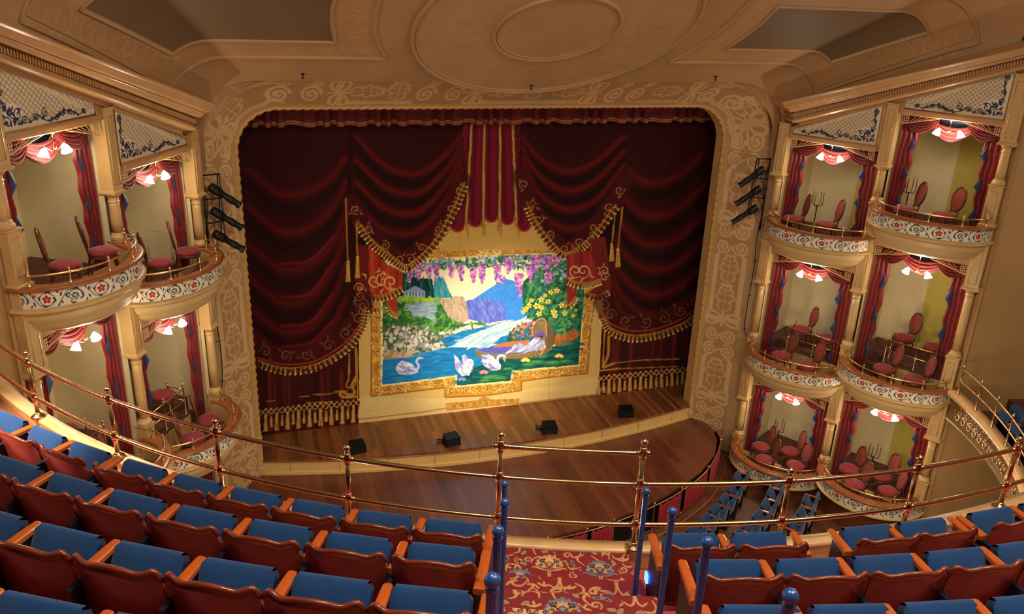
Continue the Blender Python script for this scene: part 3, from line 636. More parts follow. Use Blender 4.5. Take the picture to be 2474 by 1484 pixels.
def spirals(p, c, k, sgn=1, vert=True):
    def tr(pts): return [(c[0]+(x if vert else y), c[1]+(y if vert else x)) for x, y in pts]
    for sx in (-1, 1): p.line(tr(spiral((sx*.22*k, 0), .015, .195*k, PI*(sx > 0)+.6*sx, sx*sgn*1.9, 40)), .028, STEN)
    p.line(tr([(-.06*k, .05), (.06*k, -.05)]), .026, STEN)
def build_proscenium():
    P, Nn = pros(300, 70, 380)
    L = np.concatenate([[0], np.cumsum(np.hypot(*np.diff(P, axis=0).T))]); tot = L[-1]
    nv = 56; v = np.linspace(0, 1, nv)
    yb = -.85-.25*np.clip(Nn[:, 1], 0, 1)
    X = P[:, :1]+Nn[:, :1]*.70*v; Z = P[:, 1:]+Nn[:, 1:]*.70*v; Y = yb[:, None]*v
    Y = Y+.05*np.sin(v*PI)                                   # slightly hollow
    p = Paint(np.tile(v*1.1, (len(P), 1)), np.tile(L[:, None], (1, nv)), (196, 158, 108))
    # broad, slightly darker stencilled field and its ornaments
    zt = lambda z, s: z+.70 if s < 0 else tot-(z+.70)
    p.fill([(.2, 0), (1.08, 0), (1.08, tot), (.2, tot)], (186, 146, 98))
    for s in (-1, 1):
        dn = 1 if s < 0 else -1
        for z in (8.05, 5.72, 3.06, .85): butterfly(p, (.62, zt(min(z, 7.9), s)), 1.0)
        for z in (7.62, 7.18, 5.42, 5.0, 2.62, 2.18, .45, .06): spirals(p, (.62, zt(z, s)), 1.0, dn*(1 if int(z*10) % 2 else -1))
        for z0, z1 in ((5.85, 6.98), (3.2, 4.84), (1.0, 2.0)):
            for e in (0, .06):
                a = zt(z0, s); b = zt(z1, s); c = .1*dn
                p.line([(.24+e, a), (.24+e, b-c), (.34+e*.5, b), (.42, b)], .025, STEN); p.line([(1.0-e, a), (1.0-e, b-c), (.9-e*.5, b), (.82, b)], .025, STEN)
            m = (zt(z0, s)+zt(z1, s))/2
            if z1-z0 > 1.3: floral(p, (.62, m+.38*dn), .85, True, dn); floral(p, (.62, m-.4*dn), .85, True, dn)
            else: floral(p, (.62, m), .95, True, dn)
    t0 = 8.25+1.335                                          # start of the head
    def xt(x): return t0+(x+PW-PR)
    for x in (-3.6, -.8, 1.85, 4.3): butterfly(p, (.62, xt(x)), 1.05, True)
    for x in (-4.75, -4.15, -1.85, -1.25, 2.4, 2.92, 4.75, 5.25): p.line(spiral((.56, xt(x)), .015, .21, 2, 1.9 if x < 0 else -1.9, 44, 1.55), .032, STEN); p.line(spiral((.99, xt(x)+.1), .015, .12, 1, 1.5, 30), .022, STEN)
    for a, b in ((-3.4, -2.1), (-.6, 1.6), (3.1, 4.1)):
        for e in (0, .07): p.line([(.22+e, xt(a)), (.22+e, xt(b))], .025, STEN)
        n = max(1, int((b-a)/.6))
        for q in range(n): floral(p, (.68, xt(a+(q+.5)*(b-a)/n)), .8, q % 2 == 0)
    for s in (-1, 1):                                       # scalloped double line round the corners
        for e in (0, .08):
            c = t0-.667 if s < 0 else tot-t0+.667
            p.line(curve([(.26+e, c-.75), (.34+e, c-.55), (.24+e, c-.4), (.28+e, c), (.24+e, c+.4), (.34+e, c+.55), (.26+e, c+.75)], 6), .029, STEN)
        floral(p, (.75, c), .7, False)
    tag(paint_grid('wall_proscenium', np.stack([X, Y, Z], -1), p.out(), P_plaster), kind='structure')
    # reveal behind the frame
    y = np.array([0, .12, .3]); mb = MB()
    Q = np.stack([np.tile(P[::4, :1], (1, 3)), np.tile(y, (len(P[::4]), 1)), np.tile(P[::4, 1:], (1, 3))], -1); mb.grid(Q)
    struct('trim_1', mb, M['gold_cream'])
    # twisted rope moulding
    P2, N2 = pros(330, 60, 430); L2 = np.concatenate([[0], np.cumsum(np.hypot(*np.diff(P2, axis=0).T))])
    keep = P2[:, 1] > .98
    P2, N2, L2 = P2[keep], N2[keep], L2[keep]; th = np.linspace(0, 2*PI, 12, endpoint=False)
    r = .058+.015*np.sin(3*th[None, :]+L2[:, None]*34)
    G = np.stack([P2[:, :1]+N2[:, :1]*(r*np.cos(th)+.05), -.02-r*np.sin(th), P2[:, 1:]+N2[:, 1:]*(r*np.cos(th)+.05)], -1)
    G = np.concatenate([G, G[:, :1]], 1)
    mb = MB(); mb.grid(G); tag(mb.build('rope_moulding', M['rope']), 'gilded twisted rope moulding framing the stage opening', 'moulding')
    for s in (-1, 1):
        mb = MB(); mb.bbox((s*5.67, -.02, .50), (.16, .14, 1.04), .02); mb.bbox((s*5.67, -.02, .99), (.19, .17, .06), .02); mb.bbox((s*5.67, -.02, .12), (.2, .18, .22), .02)
        tag(mb.build('rope_plinth', M['gold_cream']), 'cream plinth under the rope moulding, %s of the stage' % ('left' if s < 0 else 'right'), 'plinth')
    # fan-shaped spandrels above the frame, plaster colour darkened for their dimmer light
    for s in (-1, 1):
        xs = np.linspace(4.4, 6.62, 60); zl = np.where(xs < 6.28, PT-PR+np.sqrt(np.clip(1.55**2-np.clip(xs-4.75, 0, 9)**2, 0, 9)), 7.6)-.08; zl = np.where(xs > 6.2, 7.4, zl)
        zu = ceil_z(xs, np.full_like(xs, -1.12))+.02; nv = 40; v = np.linspace(0, 1, nv)
        Z = zl[:, None]+(zu-zl)[:, None]*v; X = np.tile(xs[:, None], (1, nv)); Y = np.full_like(X, -1.06)
        p = Paint(X, Z, (164, 126, 84)); c = (5.95, 8.3)
        for q in range(9):
            a = .25+q*.33; p.line(curve([c, (c[0]+.3*math.cos(a), c[1]+.3*math.sin(a)), (c[0]+.62*math.cos(a+.12), c[1]+.62*math.sin(a+.12))], 6), .022, (182, 144, 100), .8, .7)
        p.line(arc(c, .74, 0, PI, 30), .02, (182, 144, 100))
        Y = Y-.10*np.clip(1-np.hypot(X-6.0, Z-8.35)/.8, 0, 1)
        tag(paint_grid('wall_spandrel', np.stack([s*X, Y, Z], -1), p.out(), P_plaster), kind='structure')
build_proscenium()

# ---- ceiling
PANEL = [(3.85, -2.45), (5.0, -2.45), (5.85, -2.45), (6.2, -2.40), (6.52, -2.32), (7.05, -3.05), (7.58, -3.77), (7.1, -3.84), (6.56, -3.86), (5.2, -3.86), (3.95, -3.86), (3.99, -3.4), (3.96, -3.0), (3.90, -2.7)]
FRAME = [(2.88, -1.94), (4.2, -1.95), (5.5, -1.95), (6.1, -1.92), (6.45, -1.86), (6.66, -1.81), (7.4, -3.0), (8.25, -4.36), (7.8, -4.36), (7.4, -4.36), (5.2, -4.38), (3.1, -4.4), (3.26, -3.9), (3.30, -3.3), (3.22, -2.7), (3.05, -2.25)]
def build_ceiling():
    ys = np.linspace(-1.10, -6.6, 200); q = np.linspace(-1, 1, 300); g = np.sign(q)*(1-(1-np.abs(q))**1.6)
    Y = np.tile(ys[:, None], (1, len(q))); X = wall_x(ys)[:, None]*g[None, :]
    Z = ceil_z(X, Y)
    p = Paint(X, -Y*1.166, (190, 152, 108)); f = lambda pts, s: [(s*x, -y*1.166) for x, y in pts]
    ST = (212, 172, 122)
    for s in (-1, 1):
        p.fill(f(FRAME, s), (192, 152, 104)); p.fill(f(PANEL, s), (126, 104, 76))
        g_ = np.random.default_rng(5)
        for a, b, n in (((3.1, -2.2), (4.9, -2.2), 9), ((3.45, -2.4), (3.6, -3.9), 8), ((6.5, -2.1), (8.0, -4.1), 12)):
            for k in range(n):
                t = (k+.5)/n; c = (s*(a[0]+(b[0]-a[0])*t), -(a[1]+(b[1]-a[1])*t)*1.166)
                if n == 9 and t > .6: continue
                p.line(spiral(c, .02, .15, g_.random()*6, 1.3*(1 if k % 2 else -1), 26), .012, ST, .55); p.line(curve([(c[0]-.14, c[1]+.05), (c[0], c[1]-.12), (c[0]+.15, c[1]+.03)], 6), .011, ST, .5)
    tag(paint_grid('ceiling', np.stack([X, Y, Z], -1), p.out(), P_plaster), kind='structure')
    def dense(pts, closed=True):
        o = []; n = len(pts)
        for k in range(n if closed else n-1):
            a, b = pts[k], pts[(k+1) % n]; m = max(2, int(math.hypot(b[0]-a[0], b[1]-a[1])/.06))
            o += [(a[0]+(b[0]-a[0])*t, a[1]+(b[1]-a[1])*t) for t in np.arange(m)/m]
        return o
    k = 2
    for s in (-1, 1):
        for pts, r in ((FRAME, .034), (PANEL, .03)):
            mb = MB(); D = dense(pts)
            for off, rr in ((0, r), (.05, r*.5)):
                cx = sum(x for x, y in D)/len(D); cy = sum(y for x, y in D)/len(D)
                mb.tube([(s*(x+(cx-x)*off*.4), y+(cy-y)*off*.4, float(ceil_z(x+(cx-x)*off*.4, y+(cy-y)*off*.4))-.008) for x, y in D], rr, 8, True)
            struct('trim_%d' % k, mb, M['tan']); k += 1
    # round medallion on the slope
    u = np.array((0, -1, .6))/1.166; nrm = np.array((0, -.6, -1))/1.166; c0 = np.array((0, -3.0, 8.42+1.8))
    t = thing('ceiling_medallion', 'large round plaster medallion with an inner ring on the ceiling', 'ceiling medallion', tuple(c0))
    R, A = np.meshgrid(np.linspace(0.001, 2.6, 110), np.linspace(0, 2*PI, 300), indexing='ij')
    cx, cy = R*np.cos(A), R*np.sin(A)
    p = Paint(cx, cy, (194, 156, 112)); g_ = np.random.default_rng(9)
    for n, r0, sz in ((26, 1.55, .17), (30, 1.95, .13)):
        for k_ in range(n):
            a = 2*PI*k_/n; c = (r0*math.cos(a), r0*math.sin(a)); p.line(spiral(c, .02, sz, g_.random()*6, 1.4*(1 if k_ % 2 else -1), 26), .012, ST, .5)
            p.line(curve([(r0*.9*math.cos(a), r0*.9*math.sin(a)), ((r0+.15)*math.cos(a+.06), (r0+.15)*math.sin(a+.06)), (r0*math.cos(a+.16), r0*math.sin(a+.16))], 5), .01, ST, .5)
    for k_ in range(24):
        a = 2*PI*k_/24; p.line(curve([(1.02*math.cos(a), 1.02*math.sin(a)), (.94*math.cos(a+.13), .94*math.sin(a+.13)), (1.02*math.cos(a+.26), 1.02*math.sin(a+.26))], 5), .01, ST, .5)
    G = c0+cx[..., None]*np.array((1, 0, 0))+cy[..., None]*u+(nrm*.035)
    paint_grid('medallion_field', G, p.out(), P_plaster, t, tuple(c0))
    for nm, r0, rr in (('outer_ring', 2.6, .05), ('inner_ring', 1.15, .045)):
        mb = MB(tuple(c0)); 
        for q, w in ((0, 1), (.07, .5)): mb.tube([c0+nrm*.035+(r0-q)*math.cos(a)*np.array((1, 0, 0))+(r0-q)*math.sin(a)*u for a in np.linspace(0, 2*PI, 120, endpoint=False)], rr*w, 8, True)
        mb.build(nm, M['tan'], t)
    # sprinkler roses
    for i, (x, y) in enumerate(((-4.35, -1.38), (4.35, -1.38), (.25, -1.05))):
        z = float(ceil_z(x, y)); n = ('small black sprinkler on the ceiling above the left stage corner', 'small black sprinkler on the ceiling above the right stage corner', 'small black sprinkler on the edge of the round medallion')[i]
        mb = MB(); mb.lathe([(.03, .02), (.034, 0), (.012, -.01), (.012, -.06), (.03, -.065), (.03, -.075)], (x, y, z-.02-(.04 if i == 2 else 0)), 10); tag(mb.build('sprinkler', M['black']), n, 'sprinkler', 'ceiling sprinklers')
build_ceiling()

# ---- cornice over each box wall
def build_cornice(side):
    def zb(s): return 8.24+.385*(min(s, 4.35)-.2)
    base = [(-.12, -.44, 0), (.38, 0, .38), (4.42, 0, 4.35), (5.5, -2.0, 4.35)]
    nr = []
    for k in range(3):
        a, b = base[k], base[k+1]; l = math.hypot(b[0]-a[0], b[1]-a[1]); nr.append((-(b[1]-a[1])/l, (b[0]-a[0])/l))
    mit = [nr[0]]+[((nr[k][0]+nr[k+1][0])/(1+nr[k][0]*nr[k+1][0]+nr[k][1]*nr[k+1][1]), (nr[k][1]+nr[k+1][1])/(1+nr[k][0]*nr[k+1][0]+nr[k][1]*nr[k+1][1])) for k in range(2)]+[nr[2]]
    zs = [zb(.2)+.03, zb(.2)+.03, zb(4.4), zb(4.4)]
    f = side_map(side)
    def sweep(mb, prof):
        G = [[(base[k][0]+mit[k][0]*o, base[k][1]+mit[k][1]*o, zs[k]+h) for o, h in prof] for k in range(4)]
        mb.grid(G, False)
    mb = MB(f=f); mb.grid([[(base[k][0], base[k][1]-.04, z) for z in (zs[2]-.3, zs[2]+1.8)] for k in (2, 3)], False); mb.grid([[(4.2+q*2.2, -.55-q*3.6, z) for z in (zs[2]-.3, zs[2]+4)] for q in (0, 1)], False); struct('trim_%d' % (50 if side < 0 else 51), mb, M['tan'])
    L = 'left' if side < 0 else 'right'
    t = thing('box_cornice', 'sloping tan cornice with dentils over the %s boxes' % L, 'cornice', f(.4, 0, zs[0]))
    org = f(.4, 0, zs[0])
    mb = MB(org, f); sweep(mb, [(.0, -.08), (.10, -.08), (.12, -.02), (.2, .0), (.3, .0), (.34, .03), (.34, .06), (.30, .08), (.30, .10)]); mb.build('architrave', M['cornice'], t)
    mb = MB(org, f); sweep(mb, [(.30, .10), (.30, .23), (.34, .23)]); mb.build('dentil_band', M['cornice_dark'], t)
    mb = MB(org, f); sweep(mb, [(.34, .23), (.44, .24), (.48, .29), (.50, .30), (.50, .32), (.60, .33), (.62, .36), (.66, .42), (.70, .45), (.70, .47), (.0, .49)]); mb.build('crown', M['cornice'], t)
    mb = MB(org, f)
    for k in range(3):
        l = math.hypot(base[k+1][0]-base[k][0], base[k+1][1]-base[k][1]); n = int(l/.046)
        for i in range(n):
            q = (i+.5)/n; m = [base[k][j]+(base[k+1][j]-base[k][j])*q for j in (0, 1)]; mm = [mit[k][j]+(mit[k+1][j]-mit[k][j])*q for j in (0, 1)]
            m2 = [mit[k][j]+(mit[k+1][j]-mit[k][j])*(q+.45/n) for j in (0, 1)]; b2 = [base[k][j]+(base[k+1][j]-base[k][j])*(q+.45/n) for j in (0, 1)]
            z = zs[k]+(zs[k+1]-zs[k])*q; P = []
            for o in (.295, .35):
                for h in (.125, .205): P += [(m[0]+mm[0]*o, m[1]+mm[1]*o, z+h), (b2[0]+m2[0]*o, b2[1]+m2[1]*o, z+h)]
            mb.add(P, [(0, 1, 3, 2), (4, 5, 7, 6), (0, 1, 5, 4), (2, 3, 7, 6), (0, 2, 6, 4), (1, 3, 7, 5)])
    o = mb.build('dentil', M['cornice'], t); o['kind'] = 'stuff'
for s in (-1, 1): build_cornice(s)

# ---- stage, pit cover, stalls floor
def build_stage():
    fr = [(x, -.08-.72*(1-(x/5.6)**2)) for x in np.linspace(-5.6, 5.6, 60)]
    mb = MB(); mb.prism(fr+[(5.6, .28), (6.9, .28), (6.9, 1.6), (-6.9, 1.6), (-6.9, .28), (-5.6, .28)], .36, .42)
    struct('floor', mb, M['stage'])
    mb = MB(); f2 = [(x, y+.02) for x, y in fr]
    mb.grid([[(x, y, .36), (x, y, .08), (x, y-.03, .07), (x, y-.03, .0)] for x, y in f2], False)
    struct('trim_8', mb, M['apron'])
    mb = MB()
    for x in np.linspace(-5.0, 5.0, 10): y = -.06-.72*(1-(x/5.6)**2); mb.box((x, y-.004, .22), (.008, .01, .28))
    mb.tube([(x, y-.012, .365) for x, y in fr], .016, 6)
    struct('trim_9', mb, M['rim'])
    # dark masking round the stage house
    mb = MB()
    for s in (-1, 1): mb.box((s*6.95, .8, 4.5), (.06, 1.1, 9.4)); mb.box((s*6.3, .34, 4.4), (1.2, .05, 9.0))
    mb.box((0, .8, 9.1), (14, 1.1, .06)); mb.box((0, .34, 8.9), (13.6, .05, .8)); mb.box((0, 1.5, 4.5), (14, .06, 9.4))
    struct('wall_stage', mb, M['black_cloth'])
    # pleated valance behind the head of the frame
    t = thing('stage_valance', 'dark red pleated valance with gold braid along the top of the stage', 'valance', (0, .75, 8.6))
    xs = np.linspace(-5.9, 5.9, 1500); ph = xs*17+1.2*np.sin(xs*2.3)+1.6*np.sin(xs*5.1)
    yy = .75+.06*np.tanh(2.2*np.sin(ph)); hem = 7.93+.012*np.sin(ph*.5+1)+.014*np.tanh(2*np.sin(ph+.4))
    mb = MB((0, .75, 8.6)); mb.grid(np.stack([np.stack([xs, yy, hem+(8.75-hem)*q], -1) for q in np.linspace(0, 1, 5)], 1)); mb.build('cloth', M['valance'], t)
    for h, w in ((.035, .012), (.08, .02)):
        mb = MB((0, .75, 8.6)); mb.grid(np.stack([np.stack([xs, yy-.006, hem+h-w+2*w*q], -1) for q in (0, 1)], 1)); mb.build('braid', M['trim_gold'], t)
build_stage()
FENCE = [(5.95, -.95), (5.72, -1.55), (4.72, -2.62), (3.62, -3.30), (2.72, -3.68), (1.56, -4.02), (.87, -4.15), (-.05, -4.22), (-.95, -4.16), (-1.8, -4.0), (-2.7, -3.7)]
def build_pit():
    edge = [(5.6, .0), (5.9, -.25), (5.96, -.7), (5.78, -1.3), (5.3, -1.98), (4.55, -2.58), (3.5, -3.15), (2.6, -3.52), (1.5, -3.85), (0, -4.05)]
    full = edge+[(-x, y) for x, y in edge[-2::-1]]
    apr = [(x, -.0-.66*(1-(x/5.6)**2)) for x in np.linspace(-5.6, 5.6, 30)][1:-1]
    mb = MB(); mb.prism(full[::-1]+apr[::-1][::-1], -.06, 0.0) if False else mb.prism(full, -.06, 0.0)
    struct('floor_pit', mb, M['pit'])
    mb = MB(); mb.grid([[(x, y, -.06), (x, y, -.66)] for x, y in full], False); struct('trim_10', mb, M['black_cloth'])
    mb = MB(); mb.prism([(-9.2, .2), (-9.2, -11), (9.2, -11), (9.2, .2)], -.75, -.65); struct('floor_stalls', mb, M['orch'])
    # rail with crimson curtains round the pit
    C = curve(FENCE, 12)
    t = thing('pit_rail', 'low brass pit rail hung with crimson curtains', 'railing', (1.5, -4.0, -.65)); org = (1.5, -4.0, -.65)
    mb = MB(org); mb.tube([(x, y, .08) for x, y in C], .014, 7); mb.tube([(x, y, -.56) for x, y in C], .01, 6); mb.build('rail', M['brass_dull'], t)
    for x, y in FENCE:
        mb = MB(org); mb.lathe([(.035, -.65), (.035, -.63), (.014, -.61), (.014, .06), (.022, .07), (.022, .1), (.012, .11), (.026, .135), (.026, .155), (.004, .18)], (x, y, 0), 9); mb.build('post', M['brass_dull'], t)
    for k in range(len(FENCE)-1):
        i0, i1 = k*12, k*12+12; seg = C[i0:i1+1]
        mb = MB(org); mb.grid([[(x-.03*(x > 0), y+.03, .03), (x-.03*(x > 0), y+.03, -.6)] for x, y in seg], False); mb.build('backing', M['black'], t)
        if k == 4: continue
        u0, u1 = (.03, .86)
        P = np.array(seg); q = np.linspace(u0, u1, 90); X = np.interp(q*12, np.arange(13), P[:, 0]); Y = np.interp(q*12, np.arange(13), P[:, 1])
        tx, ty = np.gradient(X), np.gradient(Y); l = np.hypot(tx, ty); nx, ny = -ty/l, tx/l
        if nx.mean()*0+ny.mean() > 0: nx, ny = -nx, -ny
        w = .012+.02*np.sin(q*70+k)+.01*np.sin(q*31)
        G = np.stack([np.stack([X+nx*w*(.5+.6*h), Y+ny*w*(.5+.6*h), .04-.60*h+.012*np.sin(q*25)*(h < .1)], -1) for h in np.linspace(0, 1, 6)], 1)
        mb = MB(org); mb.grid(G); mb.build('curtain', M['pitred'], t)
        mb = MB(org)
        for j in range(5): i = 8+j*18; mb.tube([(X[i]+.02*math.cos(a)*nx[i], Y[i]+.02*math.cos(a)*ny[i], .075+.026*math.sin(a)) for a in np.linspace(0, 2*PI, 8, endpoint=False)], .004, 5, True)
        mb.build('curtain_rings', M['brass_dull'], t)
    mb = MB(); mb.tube([(x*1.03, y*1.03-.06, -.63) for x, y in C], .03, 6); tag(mb.build('trim_11', M['rim']), kind='structure')
build_pit()
def build_monitors():
    lab = ('black stage monitor behind the brass rail post, at the left end of the apron', 'black stage monitor with coiled cable beside its top, left of centre', 'black stage monitor with a coiled cable ring, right of centre', 'rounded black stage monitor alone near the right end of the stage')
    for i, (x, y, rz) in enumerate(((-3.45, -.24, .1), (-1.2, -.46, .2), (1.33, -.5, -.15), (3.6, -.2, -.2))):
        t = thing('stage_monitor', lab[i], 'speaker', (x, y, .42), rz, 'monitors along the stage edge')
        mb = MB(); mb.add([(-.2, -.14, 0), (.2, -.14, 0), (.2, .14, 0), (-.2, .14, 0), (-.19, -.13, .2), (.19, -.13, .2), (.17, .1, .27), (-.17, .1, .27)], [(3, 2, 1, 0), (4, 5, 6, 7), (0, 1, 5, 4), (1, 2, 6, 5), (2, 3, 7, 6), (3, 0, 4, 7)]); mb.build('cabinet', M['black'], t)
        mb = MB(); mb.box((0, -.143, .1), (.34, .008, .16)); mb.build('grille', M['black_cloth'], t)
        if i in (1, 2):
            mb = MB(); mb.tube([(-.23+.1*math.cos(a), .12+.06*math.sin(a), .015+.1*max(0, math.sin(a*.5))) for a in np.linspace(0, 2*PI, 20, endpoint=False)], .013, 7, True); mb.tube([(-.23+.08*math.cos(a), .14+.06*math.sin(a), .012) for a in np.linspace(0, 2*PI, 16, endpoint=False)], .012, 6, True); mb.build('cable', M['black'], t)
build_monitors()
# ------------------------------------------------------------------ the boxes at both sides
TIERS = ('upper', 'middle', 'lower')
BAY = {'N': dict(s0=.0, sc=1.17, ls=1.145, rim={'upper': 6.03, 'middle': 2.74, 'lower': -.02}, top={'upper': 7.88, 'middle': 5.12, 'lower': 1.83}, lamp={'upper': 7.60, 'middle': 4.81, 'lower': 1.56}),
       'F': dict(s0=2.293, sc=3.46, ls=3.44, rim={'upper': 6.77, 'middle': 3.15, 'lower': .27}, top={'upper': 8.72, 'middle': 5.86, 'lower': 2.25}, lamp={'upper': 8.46, 'middle': 5.475, 'lower': 2.02})}
BULGE = {'upper': .9, 'middle': .97, 'lower': 1.1}
AX = 1.22
def sname(side): return 'left' if side < 0 else 'right'
def bname(bay): return 'stage-side' if bay == 'N' else 'outer'
def where(side, bay, tier): return '%s %s %s box' % (tier, sname(side), bname(bay))
PHI = np.linspace(0, PI, 73)
def bulge(sc_, b, f, phi): return sc_+AX*f*np.cos(phi), b*f*np.sin(phi)
BLUE, DBLUE, ROSE, VINE = (48, 68, 96), (34, 48, 78), (182, 58, 58), (84, 100, 100)
def frieze_paint(nu, nv, length, h):
    U, V = np.meshgrid(np.linspace(0, length, nu), np.linspace(0, h, nv), indexing='ij')
    p = Paint(U, V, (236, 226, 198)); n = 2*int(round(length/.86))+1; w = length/n; g = np.random.default_rng(4); m = h*.5
    def leaf(x, y, a, l=.032, col=BLUE): p.ell((x+l*.8*math.cos(a), y+l*.8*math.sin(a)), l, l*.36, col, a)
    for k in range(n):
        c = w*(k+.5); up = 1 if k % 2 else -1
        p.line(curve([(c-w*.62, m+up*h*.40), (c-w*.4, m-up*h*.05), (c-w*.22, m-up*h*.33), (c+w*.1, m-up*h*.36), (c+w*.3, m-up*h*.08), (c+w*.26, m+up*h*.2)], 10), .006, VINE)
        if k % 2:
            p.line(arc((c, m), h*.37, .5, 5.2, 26), .0055, VINE)
            for q in range(5): p.ell((c+.036*math.cos(q*1.257+.3), m+.036*math.sin(q*1.257+.3)), .030, .022, ROSE, q*1.257+.3)
            p.ell((c, m), .012, .012, (230, 190, 140))
            leaf(c-w*.42, m+h*.12, 1.9, .026, ROSE); leaf(c-w*.40, m+h*.2, .9, .02, ROSE)
        else:
            p.line(spiral((c, m), .012, h*.37, 1.6*up, up*1.7, 44), .0065, VINE)
            for q in range(6): a = q*1.05+.4; leaf(c+h*.1*math.cos(a), m+h*.1*math.sin(a), a+1.4*up, .024)
        for q in range(8):
            a = q*.785+.25*g.random(); leaf(c+h*.36*math.cos(a), m+h*.36*math.sin(a), a+1.3*(1 if q % 2 else -1), .028+.01*g.random(), BLUE if q % 3 else DBLUE)
        for q in (-1, 1): leaf(c+w*.5, m+q*h*.12, q*1.2, .034, DBLUE); leaf(c+w*.5-.02, m+q*h*.3, q*2.2, .03, BLUE)
    p.fill([(0, 0), (length, 0), (length, .012), (0, .012)], (222, 208, 174)); p.fill([(0, h-.012), (length, h-.012), (length, h), (0, h)], (222, 208, 174))
    return p.out()
FR_H = .26
FRIEZE = frieze_paint(760, 48, 3.35, FR_H)
def build_balcony(side, bay, tier):
    B = BAY[bay]; rz = B['rim'][tier]; b = BULGE[tier]; sc_ = B['sc']; f = side_map(side)
    w = where(side, bay, tier)
    t = thing('box_balcony', 'curved cream balcony front with painted flower band, %s' % w, 'balcony', f(sc_, 0, rz-.4), group='painted box balconies')
    org = f(sc_, 0, rz-.4)
    def ringmb(prof, phi=PHI):
        G = []
        for ph in phi: G.append([(*(float(q) for q in bulge(sc_, b, ff, ph)), rz+h) for ff, h in prof])
        mb = MB(org, f); mb.grid(G); return mb
    ringmb([(.985, -.05), (1.03, -.05), (1.04, -.03), (1.03, -.008), (1.01, 0), (.85, 0), (.825, -.015), (.825, -.05)]).build('rim', M['rim'], t)
    ph = np.linspace(0, PI, 760); s_, d_ = bulge(sc_, b, .985, ph); zz = rz-.31+FR_H*np.linspace(0, 1, 48)
    P = np.zeros((760, 48, 3))
    for i in range(760):
        x, y, _ = f(s_[i], d_[i], 0); P[i, :, 0] = x; P[i, :, 1] = y; P[i, :, 2] = zz
    o = paint_grid('frieze', P, FRIEZE, P_enamel, t, org); o['label'] = 'white band with blue vines and red flowers'
    if tier != 'lower':
        ringmb([(.985, -.31), (1.01, -.315), (1.035, -.34), (1.03, -.37), (1.0, -.385), (.995, -.40), (.965, -.41)]).build('moulding', M['gold_cream'], t)
        ringmb([(.965, -.41), (.955, -.48), (.925, -.555), (.90, -.575), (.90, -.585), (.895, -.59), (.88, -.64), (.82, -.71), (.70, -.775), (.5, -.82), (.25, -.845), (.01, -.85)]).build('belly', M['cream'], t)
    else:
        ringmb([(.985, -.31), (1.02, -.315), (1.03, -.34), (1.01, -.37), (.96, -.39), (.95, -.40)]).build('moulding', M['cream'], t)
        ringmb([(.95, -.40), (.935, -.42), (.925, -.66-rz)]).build('wainscot', M['skirt'], t)
    mb = ringmb([(.825, -.05), (.82, -.40)])
    mb.build('inner_panelling', M['gold_cream'], t)
    # carpeted floor
    pts = [(float(a), float(c)) for a, c in (bulge(sc_, b, .84, q) for q in PHI)]
    mb = MB(org, f); pts = [(B['s0']+2.17, -1.62)]+[(B['s0']+2.17, .0)]+pts[4:-4]+[(B['s0']+.12, .0), (B['s0']+.12, -1.62)]
    mb.add([(s, d, rz-.40) for s, d in pts], [tuple(range(len(pts)))]); mb.build('carpet', M['box_carpet'], t)
    if tier == 'middle':                                   # raised rear platform with steps, beadboard front and brass rail
        mb = MB(org, f); s0 = B['s0']
        for (a, c, d0, d1, h0, h1) in ((s0+.75, s0+2.15, -1.6, -.12, -.40, .02), (s0+.14, s0+.75, -1.6, -.55, -.40, .02), (s0+.3, s0+.75, -.55, -.30, -.40, -.18)):
            P = [(s, d, rz+h) for s in (a, c) for d in (d0, d1) for h in (h0, h1)]
            mb.add(P, [(0, 1, 3, 2), (4, 6, 7, 5), (0, 4, 5, 1), (2, 3, 7, 6), (1, 5, 7, 3)])
        mb.build('platform', M['box_carpet'], t)
        mb = MB(org, f); mb.grid([[(s, -.11+.006*math.sin(s*110), rz+h) for h in (-.40, .0)] for s in np.linspace(s0+.75, s0+2.15, 120)], False); mb.grid([[(s0+.745, d, rz+h) for h in (-.40, .0)] for d in np.linspace(-.55, -.11, 4)], False); mb.build('platform_front', M['gold_cream'], t)
    # brass rail on the rim
    L = '%s brass hand rail with ball-topped posts, on the rim of the %s' % ('short', w)
    r = thing('brass_rail', L, 'railing', f(sc_, b*.93, rz), group='brass rails on the box rims'); ro = f(sc_, b*.93, rz)
    phs = np.linspace(.30, PI-.22, 60)
    mb = MB(ro, f); path = [(*(float(q) for q in bulge(sc_, b, .93, ph)), rz+.155) for ph in phs]; mb.tube(path, .0145, 8); mb.build('rail', M['brass_dull'], r)
    for ph in (.30, .85, 1.42, 2.0, 2.5, PI-.22):
        s, d = (float(q) for q in bulge(sc_, b, .93, ph)); mb = MB(ro, f)
        mb.lathe([(.03, 0), (.03, .012), (.013, .025), (.012, .13), (.022, .14), (.024, .155), (.022, .17), (.011, .18), (.011, .19), (.021, .205), (.021, .222), (.003, .24)], (s, d, rz), 10); mb.build('post', M['brass_dull'], r)
    if tier == 'middle':
        s0 = B['s0']; z = rz+.02
        r = thing('brass_rail', 'straight brass guard rail on the raised platform of the %s' % w, 'railing', f(s0+1.4, -.2, z), group='brass guard rails inside the middle boxes'); ro = f(s0+1.4, -.2, z)
        pos = [(s0+.80, -.16), (s0+.80, -.50), (s0+1.45, -.16), (s0+2.1, -.16)]
        for s, d in pos:
            mb = MB(ro, f); mb.lathe([(.03, 0), (.03, .012), (.014, .02), (.014, .56), (.024, .575), (.024, .60), (.012, .615), (.024, .64), (.024, .66), (.003, .68)], (s, d, z), 9); mb.build('post', M['brass_dull'], r)
        mb = MB(ro, f)
